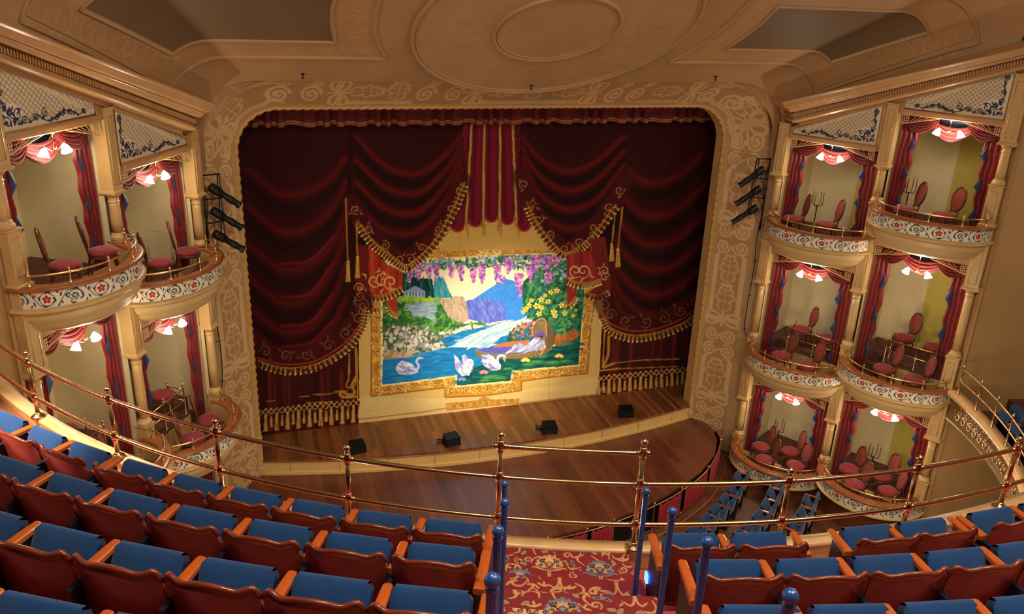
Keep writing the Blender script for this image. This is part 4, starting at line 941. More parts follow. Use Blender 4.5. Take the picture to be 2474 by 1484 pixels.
        for h in (.55, .30): mb.tube([(pos[1][0], pos[1][1], z+h), (pos[0][0], pos[0][1], z+h)], .013, 7); mb.tube([(pos[0][0], pos[0][1], z+h), (pos[3][0], pos[3][1], z+h)], .013, 7)
        mb.tube([(pos[1][0], pos[1][1], z+.56), (pos[1][0]-.30, pos[1][1], z+.22)], .012, 7); mb.build('rail', M['brass_dull'], r)

def build_pier(side, k):
    """k 0: stage-side, 1: between the boxes, 2: outer pier; three tiers of pedestal, column and block"""
    f = side_map(side); s = (0, 2.293, 4.53)[k]
    lev = (((-.65, .07, 1.14, 2.28), (2.28, 2.88, 4.33, 5.40), (5.40, 6.03, 7.0, 8.22)),
           ((-.65, .31, 1.39, 2.75), (2.75, 3.38, 4.72, 6.1), (6.1, 6.80, 7.57, 8.92)),
           ((-.65, .74, 1.84, 3.1), (3.1, 3.86, 5.39, 6.75), (6.75, 7.58, 8.38, 9.72)))[k]
    w = .118 if k < 2 else .14
    nm = ('beside the stage opening', 'between the two boxes', 'at the outer end of the boxes')[k]
    for ti, (z0, z1, z2, z3) in zip(('lower', 'middle', 'upper'), lev):
        t = thing('box_column', 'cream column with panelled block, %s tier on the %s, %s' % (ti, sname(side), nm), 'column', f(s, .02, z0), group='cream columns of the boxes'); org = f(s, .02, z0)
        def block(z0_, z1_, w_, dd=.0):
            mb = MB(org, f); c = .018
            mb.grid([[(s+x*(w_+e), .02+dd+y*(w_+e), z) for e, z in ((.03, z0_), (.03, z0_+.035), (.012, z0_+.05), (0, z0_+.06), (0, z1_-.04), (.02, z1_-.02), (.02, z1_))] for x, y in ((-1, -1), (1, -1), (1, 1), (-1, 1), (-1, -1))], False)
            mb.add([(s+x*(w_+.03), .02+dd+y*(w_+.03), z0_) for x, y in ((-1, -1), (1, -1), (1, 1), (-1, 1))], [(0, 1, 2, 3)]); mb.add([(s+x*(w_+.02), .02+dd+y*(w_+.02), z1_) for x, y in ((-1, -1), (1, -1), (1, 1), (-1, 1))], [(0, 1, 2, 3)])
            return mb
        def panel(mb, z0_, z1_, w_):
            q = w_*.55
            for (a, b_) in ((z0_, z1_),):
                P = [(s-q, .02+w_+.004, a), (s+q, .02+w_+.004, a), (s+q, .02+w_+.004, b_), (s-q, .02+w_+.004, b_)]
                mb.tube(P, .009, 5, True)
                P = [(s-w_-.004, .02+y, z) for y, z in ((-q, a), (q, a), (q, b_), (-q, b_))]; mb.tube(P, .009, 5, True)
        mb = block(z0, z1, w*.92); panel(mb, z0+.16, z1-.12, w*.92) if z1-z0 > .45 else None; mb.build('pedestal', M['gold_cream'], t)
        r = .088; base = (s, .02, 0); h = z2-z1
        mb = MB(org, f); mb.lathe([(r*1.45, z1), (r*1.45, z1+.03), (r*1.5, z1+.05), (r*1.35, z1+.075), (r*1.15, z1+.085), (r*1.2, z1+.105), (r*1.02, z1+.125)], base, 20); mb.build('base', M['gold_cream'], t)
        mb = MB(org, f); mb.lathe([(r, z1+.12), (r*.99, z1+h*.4), (r*.93, z1+h*.75), (r*.88, z2-.15)], base, 20); mb.build('shaft', M['gold_cream'], t)
        mb = MB(org, f); mb.lathe([(r*.88, z2-.16), (r*1.02, z2-.15), (r*1.02, z2-.13), (r*.92, z2-.12), (r*.92, z2-.075), (r*1.15, z2-.05), (r*1.4, z2-.03), (r*1.5, z2-.012), (r*1.5, z2)], base, 20); mb.build('capital', M['gold_cream'], t)
        mb = block(z2, z3, w); panel(mb, z2+.14, z3-.14, w); mb.build('block', M['gold_cream'], t)

def build_walls(side):
    f = side_map(side); L = sname(side)
    # box interiors: rear wall, partitions, ceilings
    mb = MB(f=f)
    def q(*p): mb.add(p, [(0, 1, 2, 3)])
    q((-.3, -1.66, -.7), (4.75, -1.66, -.7), (4.75, -1.66, 10), (-.3, -1.66, 10))
    for s in (.08, 2.2, 2.4, 4.46): q((s, -1.66, -.7), (s, -.05, -.7), (s, -.05, 9.4), (s, -1.66, 9.4))
    for bay in 'NF':
        B = BAY[bay]; s0 = B['s0']
        for tier in TIERS: q((s0+.06, -1.66, B['top'][tier]+.02), (s0+2.2, -1.66, B['top'][tier]+.02), (s0+2.2, .0, B['top'][tier]+.02), (s0+.06, .0, B['top'][tier]+.02))
    wl = struct('wall_'+L, mb, M['box_wall'])
    alc = {('N', 'upper'): 'olive', ('N', 'middle'): 'greygreen', ('N', 'lower'): 'greygreen', ('F', 'upper'): 'olive', ('F', 'middle'): 'olive', ('F', 'lower'): 'olive'}
    for (bay, tier), mm in alc.items():
        B = BAY[bay]; z0 = B['rim'][tier]-.38+(.42 if tier == 'middle' else 0)
        mb = MB(f=f); a = B['s0']+(1.24 if bay == 'N' else 1.0)
        if side < 0: a = B['s0']+1.62
        mb.box((a+(B['s0']+2.19-a)/2, -1.64, (z0+B['top'][tier])/2), (B['s0']+2.19-a, .02, B['top'][tier]-z0)); mb.box((B['s0']+2.17, -.9, (z0+B['top'][tier])/2), (.02, 1.4, B['top'][tier]-z0))
        struct('alcove_panel', mb, M[mm], wl)
    # plastered bands between the tiers and above the openings
    mb = MB(f=f)
    for bay in 'NF':
        B = BAY[bay]; s0 = B['s0']
        bands = [(B['top']['lower'], B['rim']['middle']-.38), (B['top']['middle'], B['rim']['upper']-.38), (B['rim']['lower']-.4-.3, B['rim']['lower']-.38)]
        for z0, z1 in bands: mb.box((s0+1.15, -.03, (z0+z1)/2), (2.2, .16, z1-z0))
        a, c = s0, s0+2.24; zt = B['top']['upper']; zz = [8.16+.40*(s-.2) for s in (a, c)]
        P = [(a, d, h) for d in (-.1, .05) for h in (zt, zz[0])]+[(c, d, h) for d in (-.1, .05) for h in (zt, zz[1])]
        mb.add(P, [(0, 1, 3, 2), (4, 6, 7, 5), (0, 4, 5, 1), (2, 3, 7, 6), (0, 2, 6, 4), (1, 5, 7, 3)])
    struct('trim_%d' % (20 if side < 0 else 30), mb, M['cornice'], wl)
    for bay in 'NF':                                       # beam under each lattice panel
        B = BAY[bay]; zt = B['top']['upper']; mb = MB(f=f); mb.bbox((B['s0']+1.15, .05, zt+.055), (1.92, .22, .11), .015); mb.box((B['s0']+1.15, .17, zt+.09), (1.92, .03, .03))
        struct('trim_%d' % ((21 if side < 0 else 31)+(bay == 'F')), mb, M['cornice'], wl)
    mb = MB(); a = (side*6.2, -.70); c = f(.12, -.12, 0); mb.grid([[(a[0]+(c[0]-a[0])*t_, a[1]+(c[1]-a[1])*t_, z) for z in (-.7, 3, 6, 9.1)] for t_ in np.linspace(0, 1, 4)], False); struct('trim_%d' % (24 if side < 0 else 34), mb, M['tan'], wl)
    # side wall beyond the outer pier
    mb = MB(); P = [f(4.68, .0, z) for z in (-.7, 10.6)]; e = (side*14.0, -6.35)
    n = 12; mb.grid([[(P[0][0]+(e[0]-P[0][0])*i/n, P[0][1]+(e[1]-P[0][1])*i/n, z) for z in (-.7, 2, 5, 8, 11.5)] for i in range(n+1)], False)
    mb.add([f(4.45, -.2, -.7), f(4.75, .0, -.7), f(4.75, .0, 10.6), f(4.45, -.2, 10.6)], [(0, 1, 2, 3)])
    struct('wall_side_'+L, mb, M['wall_tan'])

def build_lattice(side, bay):
    B = BAY[bay]; f = side_map(side); a, c = B['s0']+.2, B['s0']+2.06; zt = B['top']['upper']+.115
    nu, nv = 190, 76; s = np.linspace(a, c, nu); top = 8.11+.405*(s-.2)
    top = np.maximum(top, zt+.02); v = np.linspace(0, 1, nv)
    S = np.tile(s[:, None], (1, nv)); Z = zt+(top-zt)[:, None]*v
    X = S-a; Y = Z-zt; Wd = c-a; H = float(top[-1]-zt)
    p = Paint(X, Y, (226, 214, 186))
    for k in range(-30, 60): x = k*.09; p.line([(x, 0), (x+1.0, 1.0)], .0075, (170, 146, 108)); p.line([(x, 0), (x-1.0, 1.0)], .0075, (170, 146, 108))
    # clear margins carrying the blue scroll
    p.line([(0, .0), (Wd, .0)], .10, (230, 218, 190), 1); p.line([(Wd, 0), (Wd, H)], .09, (230, 218, 190), 1)
    p.line([(0, 0), (Wd, H)], .03, (222, 208, 176)); DB = (40, 52, 84)
    p.ell((Wd-.24, .2), .2, .16, (230, 218, 190))
    L = curve([(.22, .11), (.34, .05), (.5, .12), (.66, .14), (.8, .08), (1.0, .05), (1.15, .14), (1.3, .08), (1.45, .08), (Wd-.28, .16)], 8); p.line(L, .009, DB)
    for x, y, r, a0, tn in ((.22, .09, .05, 0, 1.1), (.52, .1, .055, 1, -1.2), (.68, .1, .045, 2, 1.2), (1.02, .16, .07, 0, 1.3), (1.2, .12, .06, 2, -1.3), (1.42, .11, .06, 1, 1.3), (Wd-.14, .12, .09, 2, -1.4), (Wd-.34, .2, .09, 0, 1.4), (Wd-.1, .34, .07, 3, 1.3), (Wd-.12, H-.16, .07, 1, -1.4), (Wd-.1, .5, .05, 2, 1.2)): p.line(spiral((x, y), .008, r, a0, tn, 22), .0098, DB)
    p.line(curve([(Wd-.30, .12), (Wd-.2, .2), (Wd-.13, .32), (Wd-.08, .44), (Wd-.14, H-.2), (Wd-.1, H-.1)], 8), .009, DB)
    g = np.random.default_rng(8)
    for k in range(26):
        q = L[int(g.random()*len(L))]; p.ell((q[0], q[1]+.035*(g.random()-.5)), .042, .016, DB, g.random()*3)
    for k in range(16): p.ell((Wd-.24+.2*(g.random()-.5)*1.6, .18+.22*(g.random()-.5)), .045, .018, DB, g.random()*3)
    for k in range(8): p.ell((Wd-.11+.05*(g.random()-.5), .3+(H-.45)*g.random()), .04, .016, DB, 1.2+g.random())
    P = np.zeros((nu, nv, 3))
    for i in range(nu): x, y, _ = f(s[i], .062, 0); P[i, :, 0] = x; P[i, :, 1] = y; P[i, :, 2] = Z[i]
    t = thing('lattice_panel', 'white triangular lattice panel with blue scrolls above the %s' % where(side, bay, 'upper'), 'panel', f((a+c)/2, .06, zt), group='lattice panels under the cornices')
    org = f((a+c)/2, .06, zt)
    paint_grid('lattice', P, p.out(), P_enamel, t, org)
    mb = MB(org, f); mb.tube([(a, .068, zt), (c, .068, zt), (c, .068, float(top[-1])), (a, .068, float(top[0]))], .014, 6, True); mb.build('frame', M['cornice'], t)

def build_curtains(side, bay, tier):
    B = BAY[bay]; f = side_map(side); s0 = B['s0']; zt = B['top'][tier]; fl = B['rim'][tier]-.36; w = where(side, bay, tier)
    sc_ = s0+1.145; org = f(sc_, -.2, zt)
    t = thing('box_curtain', 'red swagged curtain with blue lining in the %s' % w, 'curtain', org, group='red curtains of the boxes')
    # swags
    for (c, hw, dp, d0) in ((sc_-.63, .36, .36, -.15), (sc_+.63, .36, .36, -.15), (sc_, .50, .46, -.22)):
        U, V = np.meshgrid(np.linspace(-1, 1, 40), np.linspace(.36 if hw > .4 else 0, 1, 80), indexing='ij')
        cat = (1-np.abs(U)**1.9)
        S = c+hw*U*(1-.12*V*(1-np.abs(U))); Z = zt-.005-.10*V*(1-cat*.9)-dp*V*cat-.03*(1-cat)*V
        D = d0+.075*np.abs(np.sin(V*PI*6))**.7*(.3+.7*cat)+.06*cat*V
        mb = MB(org, f); mb.grid(np.stack([S, D, Z], -1)); mb.build('swag', M['redcurtain'], t)
    mb = MB(org, f); mb.add([(sc_-.5, -.30, zt), (sc_+.5, -.30, zt), (sc_+.3, -.30, zt-.22), (sc_, -.30, zt-.34), (sc_-.3, -.30, zt-.22)], [(0, 1, 2, 3, 4)]); mb.build('lining', M['bluelining'], t)
    # side drapes with cascading blue-lined edges
    for e in (-1, 1):
        se = s0+(.16 if e < 0 else 2.13); U, V = np.meshgrid(np.linspace(0, 1, 40), np.linspace(0, 1, 60), indexing='ij')
        zig = np.abs(((V*4.6) % 1)-.5)*2
        wd = .34-.10*V+.05*zig
        S = se-e*U*wd; Z = zt-.02-(zt-.02-fl)*V; D = -.16+.03*np.sin(U*22+1.5*np.sin(V*3))*(.6+.4*U)
        mb = MB(org, f); mb.grid(np.stack([S, D, Z], -1)); o = mb.build('side_drape', M['redcurtain'], t)
        h = zt-.02-fl
        for k in range(3):
            v0 = (k+.85)/4.6+.06*k; v1 = v0+.15; mb = MB(org, f); zz = [zt-.02-h*v for v in (v0-.02, (v0+v1)/2, v1)]
            w0 = .34-.10*v0; s_in = se-e*(w0-.06); s_out = se-e*(w0+.045)
            mb.add([(s_in, -.115, zz[0]), (s_out, -.10, zz[1]-.02), (s_in+e*.01, -.115, zz[2]), (s_in-e*.05, -.09, zz[1])], [(0, 3, 1), (1, 3, 2), (0, 2, 3)], False); mb.build('lining', M['bluelining'], o)
def build_fretwork(side, bay, tier):
    B = BAY[bay]; f = side_map(side); zt = B['top'][tier]
    for e in (-1, 1):
        se = B['s0']+(.19 if e < 0 else 2.10); d = .09; org = f(se, d, zt)
        mb = MB(org, f)
        for i in range(4):
            mb.box((se-e*(.02+.04*i), d, zt-.09), (.010, .012, .18)); mb.box((se-e*.08, d, zt-.02-.047*i), (.15, .012, .010))
        mb.tube([(se-e*q*.74, d, zt-.20+.19*q) for q in np.linspace(0, 1, 14)], .0075, 5)
        for k in range(4):
            q = .2+.26*k; mb.tube([(se-e*.15, d, zt-.17), (se-e*(.2+.5*q*.9), d, zt-.01)], .0048, 4)
        fb = mb.build('fretwork_bracket', M['cream']); fb.location = org; tag(fb, 'cream fretwork corner bracket, %s corner of the %s' % ('stage-side' if e < 0 else 'far', w_ := where(side, bay, tier)), 'bracket', 'fretwork corner brackets')
LAMPS = []
def build_lamp(side, bay, tier):
    B = BAY[bay]; f = side_map(side); z = B['lamp'][tier]; zt = B['top'][tier]; s = B['ls']; d = .06; org = f(s, d, zt)
    t = thing('twin_lamp', 'lit brass twin-arm lamp with two white glass shades, %s' % where(side, bay, tier), 'lamp', org, group='twin lamps hanging in the boxes')
    mb = MB(org, f); mb.lathe([(.05, zt), (.05, zt-.012), (.02, zt-.03), (.009, zt-.04), (.009, z+.07), (.026, z+.06), (.032, z+.035), (.02, z+.01), (.004, z-.005)], (s, d, 0), 10); mb.build('stem', M['brass'], t)
    for e in (-1, 1):
        c = s+e*.215
        mb = MB(org, f); mb.tube(curve([(s, d, z+.04), (s+e*.06, d, z+.0), (s+e*.14, d, z+.045), (c-e*.01, d, z+.085), (c, d, z+.05)], 5), .007, 6)
        a = mb.build('arm', M['brass'], t)
        mb = MB(org, f); rot = Matrix.Rotation(-e*.35, 3, 'Y')
        mb.lathe([(.02, .06), (.028, .05), (.043, .03), (.056, .0), (.066, -.035), (.082, -.065), (.076, -.062), (.04, -.05), (.001, -.045)], (c, d, z), 14, rot); mb.build('shade', M['shade'], a)
    l = point('lamp_glow', f(s, d+.10, z-.11), 28, (1.0, .83, .62), .07); LAMPS.append(l)

def make_chair():
    t = thing('oval_back_chair', 'x', 'chair')
    mb = MB(); n = 24; R = []
    for k, (rr, z) in enumerate(((.17, .40), (.205, .405), (.225, .43), (.225, .455), (.20, .485), (.12, .50), (.002, .505))):
        R.append([(rr*math.cos(2*PI*i/n), rr*1.0*math.sin(2*PI*i/n)+.0, z) for i in range(n)])
    mb.grid(np.array(R)[:, list(range(n))+[0]]); mb.build('seat', M['chair_red'], t)
    mb = MB(); mb.grid(np.array([[(r*math.cos(2*PI*i/n), r*math.sin(2*PI*i/n), z) for i in range(n+1)] for r, z in ((.18, .36), (.215, .36), (.222, .38), (.222, .41), (.205, .41))])); mb.build('seat_rail', M['chair_wood'], t)
    for sx, sy in ((-1, 1), (1, 1), (-1, -1), (1, -1)):
        mb = MB(); y0, y1 = (.15*sy, .19*sy) if sy > 0 else (-.16, -.24)
        mb.tube(curve([(sx*.14, y0, .38), (sx*.15, (y0+y1)/2, .24), (sx*.16, y1, .0)], 4), [.02]*4+[.016]*4+[.012], 7); mb.build('leg', M['chair_wood'], t)
    tilt = lambda x, z: (x, -.205-.16*(z-.45)-.05*(1-(x/.2)**2)*0, z)
    mb = MB(); c = .78; mb.tube([tilt(.185*math.cos(a), c+.245*math.sin(a)) for a in np.linspace(0, 2*PI, 32, endpoint=False)], .024, 8, True)
    for sx in (-1, 1): mb.tube([tilt(sx*.14, .38), tilt(sx*.12, .47), tilt(sx*.10, .575)], .018, 7)
    mb.build('back_frame', M['chair_wood'], t)
    mb = MB()
    for off in (.028, -.02): mb.grid([[tuple(np.array(tilt(.17*r*math.cos(a), c+.228*r*math.sin(a)))+np.array((0, off*(1-.55*r*r), 0))) for a in np.linspace(0, 2*PI, 25)] for r in (.001, .4, .75, 1.0)])
    mb.build('back_pad', M['chair_back'], t)
    return t
CH = {('N', 'upper'): [(.55, .10), (1.30, .02)], ('F', 'upper'): [(2.98, .24), (3.72, .16)],
      ('N', 'middle'): [(.93, .42), (1.64, .50)], ('F', 'middle'): [(3.25, .25), (3.95, .33)], ('N', 'midb'): [(.95, -.55), (1.65, -.50)], ('F', 'midb'): [(3.22, -.85), (3.92, -.8)],
      ('N', 'lower'): [(.70, .12), (1.35, -.2), (1.06, .66), (1.74, .35)], ('F', 'lower'): [(2.91, .03), (3.6, -.2), (3.27, .62), (3.94, .34)]}
CHW = {2: ('nearer the stage', 'farther from the stage'), 4: ('back row, nearer the stage', 'back row, farther from the stage', 'at the rail, nearer the stage', 'at the rail, farther from the stage')}
def place_chairs(chair0):
    first = True
    for side in (1, -1):
        f = side_map(side)
        for (bay, tr), pos in CH.items():
            tier = 'middle' if tr == 'midb' else tr
            if side < 0 and tier == 'lower': continue
            for i, (s, d) in enumerate(pos):
                if side < 0 and tr == 'midb' and i == 1: continue
                z = BAY[bay]['rim'][tier]-.40+(.42 if tr == 'midb' else 0)
                o = chair0 if first else copy_tree(chair0); first = False
                x, y, _ = f(s, d, 0); o.location = (x, y, z+.003)
                a = (PI-.27 if side > 0 else .12)+.15*math.sin(7*s+3*d+side); o.rotation_euler = (0, 0, a-PI/2)
                pl = CHW[len(pos)][i]
                if tr == 'midb': pl = 'on the raised platform, '+pl
                elif tr == 'middle': pl = 'at the rail, '+pl
                o['label'] = 'rose oval-back chair, %s, %s' % (where(side, bay, tier), pl); o['group'] = 'oval-back chairs in the boxes'
def place_stands():
    t0 = None
    for bay, tier, s, d in (('N', 'upper', .70, -.80), ('F', 'upper', 2.75, -.55), ('N', 'lower', .80, -.62), ('F', 'lower', 3.22, -.62)):
        x, y, z = side_map(1)(s, d, BAY[bay]['rim'][tier]-.40)
        if t0 is None:
            t0 = thing('prong_stand', '', 'stand'); mb = MB(); mb.lathe([(.15, 0), (.15, .015), (.03, .04), (.013, .06), (.013, .62), (.022, .63), (.022, .65)], (0, 0, 0), 12); mb.build('pole', M['bronze'], t0)
            for q in range(4):
                a = q*PI/2+.4; mb = MB(); mb.tube(curve([(0, 0, .64), (.09*math.cos(a), .09*math.sin(a), .64), (.13*math.cos(a), .13*math.sin(a), .70), (.13*math.cos(a), .13*math.sin(a), .96)], 5), .008, 6); mb.build('prong', M['bronze'], t0)
            o = t0
        else: o = copy_tree(t0)
        o.location = (x, y, z+.003); o['label'] = 'thin metal stand with four upright prongs behind the chairs, %s' % where(1, bay, tier); o['group'] = 'prong stands in the right boxes'
def build_spots():
    """three long theatre spotlights on a pipe each side"""
    for side in (-1, 1):
        L = sname(side); px, py = side*6.28, -1.06
        t = thing('light_pipe', 'black lighting pipe with trailing cable beside the %s boxes' % L, 'pipe', (px, py, 2.7))
        mb = MB((px, py, 2.7)); mb.tube([(px, py, 5.6), (px, py, 7.36)], .018, 8); mb.build('pipe', M['black'], t)
        mb = MB((px, py, 2.7)); mb.tube(curve([(px, py+.02, 7.2), (px-side*.05, py+.04, 6.7), (px+side*.02, py+.03, 6.2), (px-side*.03, py+.02, 5.4), (px+side*.0, py, 4.6), (px-side*.03, py, 3.6), (px, py, 3.0), (px+side*.08, py-.12, 2.78), (px+side*.22, py-.3, 2.82)], 8), .011, 6)
        for q in range(5): mb.tube([(px-.06, py, 6.6-.9*q), (px+.06, py, 6.62-.9*q)], .008, 5)
        for q in range(3): mb.tube(curve([(px, py, 7.2-.46*q), (px-side*.1, py+.02, 6.95-.46*q), (px-side*.2, py+.05, 7.05-.46*q), (px-side*.12, py+.04, 6.8-.46*q), (px, py, 6.7-.46*q)], 6), .007, 5)
        mb.build('cable', M['black'], t)
        for i in range(3):
            zz = 7.11-.47*i; a = Vector((side*6.16, -1.03+.02*i, zz)); b = Vector((side*5.65, -.90+.05*i, zz-.42)); ax = (a-b).normalized(); rot = ax.to_track_quat('Z', 'Y').to_matrix()
            t = thing('spotlight', 'long black theatre spotlight, %s on the pipe by the %s boxes' % (('top', 'middle', 'lowest')[i], L), 'spotlight', tuple(a), group='theatre spotlights'); org = tuple(a); ln = (a-b).length
            mb = MB(org); mb.lathe([(.05, 0), (.085, .0), (.09, -.02), (.09, -.2), (.078, -.24), (.06, -.27), (.06, -.4), (.072, -.42), (.072, -.52), (.062, -.54), (.062, -ln+.03), (.08, -ln+.02), (.08, -ln), (.05, -ln)], a, 14, rot); mb.build('barrel', M['black'], t)
            m = a-ax*.22; top = Vector((m.x, m.y, zz+.17)); mb = MB(org); sd = ax.cross(Vector((0, 0, 1))).normalized()
            mb.tube([m+sd*.1, m+sd*.1+Vector((0, 0, .16)), top+sd*.06+Vector((0, 0, .06)), top-sd*.06+Vector((0, 0, .06)), m-sd*.1+Vector((0, 0, .16)), m-sd*.1], .013, 6); mb.tube([Vector((side*6.3, -1.07, zz+.22)), Vector((m.x-side*.04, m.y, zz+.23))], .016, 6); mb.build('yoke', M['black'], t)
            mb = MB(org)
            for q in (.25, .38): 
                h = a-ax*q; mb.tube([h+sd*.07, h+sd*.14+Vector((0, 0, .09))], .006, 5)
            mb.build('handle', M['black'], t)
for side in (-1, 1):
    build_walls(side)
    for k in range(3): build_pier(side, k)
    for bay in 'NF':
        build_lattice(side, bay)
        for tier in TIERS:
            if side < 0 and tier == 'lower' and bay == 'F': continue
            build_balcony(side, bay, tier); build_curtains(side, bay, tier); build_fretwork(side, bay, tier)
            if not (side < 0 and tier == 'lower'): build_lamp(side, bay, tier)
place_chairs(make_chair()); place_stands(); build_spots()
mb = MB(f=side_map(-1)); zf = 6.03-.4; sA = .082
mb.tube([(sA, -.55, zf+.05), (sA, -1.05, zf+.05), (sA, -1.05, zf+.62), (sA, -.55, zf+.62)], .008, 5, True); mb.box((sA+.002, -.8, zf+.335), (.006, .49, .56))
tag(mb.build('access_panel', M['box_wall']), 'small framed access panel low on the wall of the upper left stage-side box', 'panel')
# ------------------------------------------------------------------ the gallery the camera stands in: rings about (0, -3.3)
YC = -3.3
def pol(r, deg, z): a = math.radians(deg); return (r*math.sin(a), YC-r*math.cos(a), z)
A0, A1, AL, AR = -76, 34, -22.75, -16.75                # first and last angle; edges of the carpeted aisle
def ring(prof, a0, a1, step=1.0):
    n = max(2, int((a1-a0)/step)+1); return [[pol(r, a, z) for r, z in prof] for a in np.linspace(a0, a1, n)]
def rz_(k): return 10.72+.87*k                          # back edge of row k's platform
FZ = (6.43, 6.88, 7.285, 7.70, 8.13, 8.57, 9.0)
def fz(k): return FZ[k]
def build_gallery():
    prof = [(9.62, fz(0))]
    for k in range(6): prof += [(rz_(k), fz(k)), (rz_(k), fz(k+1))]
    mb = MB(); mb.grid(ring(prof, A0, A1), False); struct('floor_gallery', mb, M['floor_red'])
    mb = MB(); mb.grid(ring([(9.36, 5.3), (9.36, 6.32), (9.40, 6.40), (9.45, 6.45), (9.475, 6.48), (9.48, 6.51), (9.49, 6.535), (9.51, 6.555), (9.605, 6.555), (9.63, 6.545), (9.635, 6.525), (9.625, 6.505), (9.62, 6.49), (9.62, 6.40)], A0, A1), True); struct('trim_40', mb, M['cap'])
    mb = MB(); mb.grid(ring([(9.625, 6.44), (9.72, 6.44), (9.72, 6.42)], A0, A1), False); struct('trim_41', mb, M['rim'])
    mb = MB(); mb.grid(ring([(9.36, 5.3), (9.8, 5.2), (16.0, 6.6)], A0, A1, 3), False); struct('ceiling_gallery', mb, M['tan'])
    # aisle steps in figured carpet
    P = []; L = [0.0]; r, z = 9.628, 6.522; lips = [10.24+.435*j for j in range(9)]
    pts = [(r, z)]
    for j, lr in enumerate(lips): pts += [(lr, z), (lr-.012, z+.02), (lr-.012, z+.205), (lr, z+.22)]; z += .22
    pts.append((lips[-1]+.5, z))
    fine = [pts[0]]
    for a, b in zip(pts, pts[1:]):
        n = max(1, int(math.hypot(b[0]-a[0], b[1]-a[1])/.0065)); fine += [(a[0]+(b[0]-a[0])*(i+1)/n, a[1]+(b[1]-a[1])*(i+1)/n) for i in range(n)]
    fine = np.array(fine[:520]); Lg = np.concatenate([[0], np.cumsum(np.hypot(*np.diff(fine, axis=0).T))])
    nu = 190; ang = np.radians(np.linspace(AL, AR, nu)); am = math.radians((AL+AR)/2)
    R = np.tile(fine[:, 0], (nu, 1)); Z = np.tile(fine[:, 1], (nu, 1)); A = np.tile(ang[:, None], (1, len(fine)))
    X = (A-am)*10.6; Y = np.tile(Lg, (nu, 1))
    p = Paint(X, Y, (136, 46, 46)); TAN, TAN2, GRY, NVY, DK = (206, 150, 96), (186, 122, 70), (126, 130, 142), (44, 44, 66), (70, 26, 30); g = np.random.default_rng(12)
    def palmette(c, k, kind):
        tr = lambda pts: [(c[0]+k*x, c[1]-k*y) for x, y in pts]
        O, I = ((112, 118, 134), TAN) if kind else (TAN, TAN2)
        for q in range(-4, 5):                              # jagged fan of petals
            a = q*.33; L_ = .2*(1-.045*abs(q)); m = tr([(L_*.5*math.sin(a), L_*.5*math.cos(a))])[0]; p.ell(m, L_*.5*k, .040*k, O, a-PI/2)
        for q in range(-4, 5):
            a = q*.33; m = tr([(.08*math.sin(a), .08*math.cos(a))])[0]; p.ell(m, .07*k, .024*k, I if kind else (222, 172, 116), a-PI/2)
        p.ell(tr([(0, .03)])[0], .04*k, .06*k, (128, 138, 140) if kind else TAN); p.line(arc(tr([(0, .03)])[0], .045*k, 0, 2*PI, 16), .005*k, DK)
        for s in (-1, 1):
            p.line(tr(spiral((s*.085, .085), .006, .03, 1.6, s*1.1, 14)), .008*k, NVY); p.line(tr(spiral((s*.10, .02), .006, .026, .6, -s*1.1, 14)), .007*k, NVY)
            p.line(tr(curve([(0, -.02), (s*.03, .04), (s*.06, .06), (s*.05, .13)], 5)), .006*k, DK)
            p.line(tr(curve([(0, -.06), (s*.07, -.05), (s*.16, -.015), (s*.19, -.03)], 5)), .013*k, O, 1, .6)
            p.line(tr(curve([(s*.012, -.06), (s*.012, -.2), (s*.05, -.26), (s*.1, -.22)], 5)), .011*k, TAN, 1, .4)
    def scrap(c, k):
        a = g.random()*6.28; t = g.integers(5)
        if t == 0: p.line(curve([(c[0]+k*.09*math.cos(a), c[1]+k*.09*math.sin(a)), (c[0]+.03*math.cos(a+1.7), c[1]+.03*math.sin(a+1.7)), (c[0]-k*.06*math.cos(a), c[1]-k*.06*math.sin(a)), (c[0]-k*.08*math.cos(a+.8), c[1]-k*.08*math.sin(a+.8))], 5), .013*k, TAN, 1, .6)
        elif t == 1: p.line(spiral(c, .008, .055*k, a, 1.2, 14), .0105*k, TAN, 1, .5)
        elif t == 2:
            for q in range(3): p.ell((c[0]+.035*k*math.cos(a+q*1.1), c[1]+.035*k*math.sin(a+q*1.1)), .04*k, .013*k, TAN, a+q*1.1)
        elif t == 3: p.ell(c, .055*k, .032*k, NVY, a); p.ell(c, .046*k, .025*k, TAN2, a); p.ell(c, .025*k, .011*k, GRY, a)
        else: p.ell(c, .048*k, .02*k, GRY, a); p.ell(c, .028*k, .009*k, DK, a); p.line([(c[0]-.06*k*math.cos(a), c[1]-.06*k*math.sin(a)), (c[0]-.11*k*math.cos(a+.5), c[1]-.11*k*math.sin(a+.5))], .008, TAN, 1, .6)
    for j in range(36):
        for i in range(14): scrap((-.58+1.16*(i+g.random()*.7)/13.5, (j+g.random()*.7)*.1), .8)
    for j, (x, y, kd) in enumerate([(-.17, .22, 0), (.27, .26, 1), (-.42, .42, 1), (-.10, .76, 1), (.34, .80, 0), (.1, 1.15, 0), (-.35, 1.2, 1), (.4, 1.4, 1), (-.1, 1.7, 1), (.3, 2.0, 0), (-.3, 2.2, 0)]):
        p.ell((x, y+.03), .17, .15, (136, 46, 46)); palmette((x, y), .78, kd)
    Pg = np.stack([R*np.sin(A), YC-R*np.cos(A), Z+.006], -1)
    tag(paint_grid('floor_aisle', Pg, p.out(), P_carpet), kind='structure')
    mb = MB()
    for e in (AL, AR): mb.grid([[pol(r_, e, z_+.004), pol(r_, e, 6.4)] for r_, z_ in fine[::6]], False)
    struct('trim_42', mb, M['floor_red'])
build_gallery()
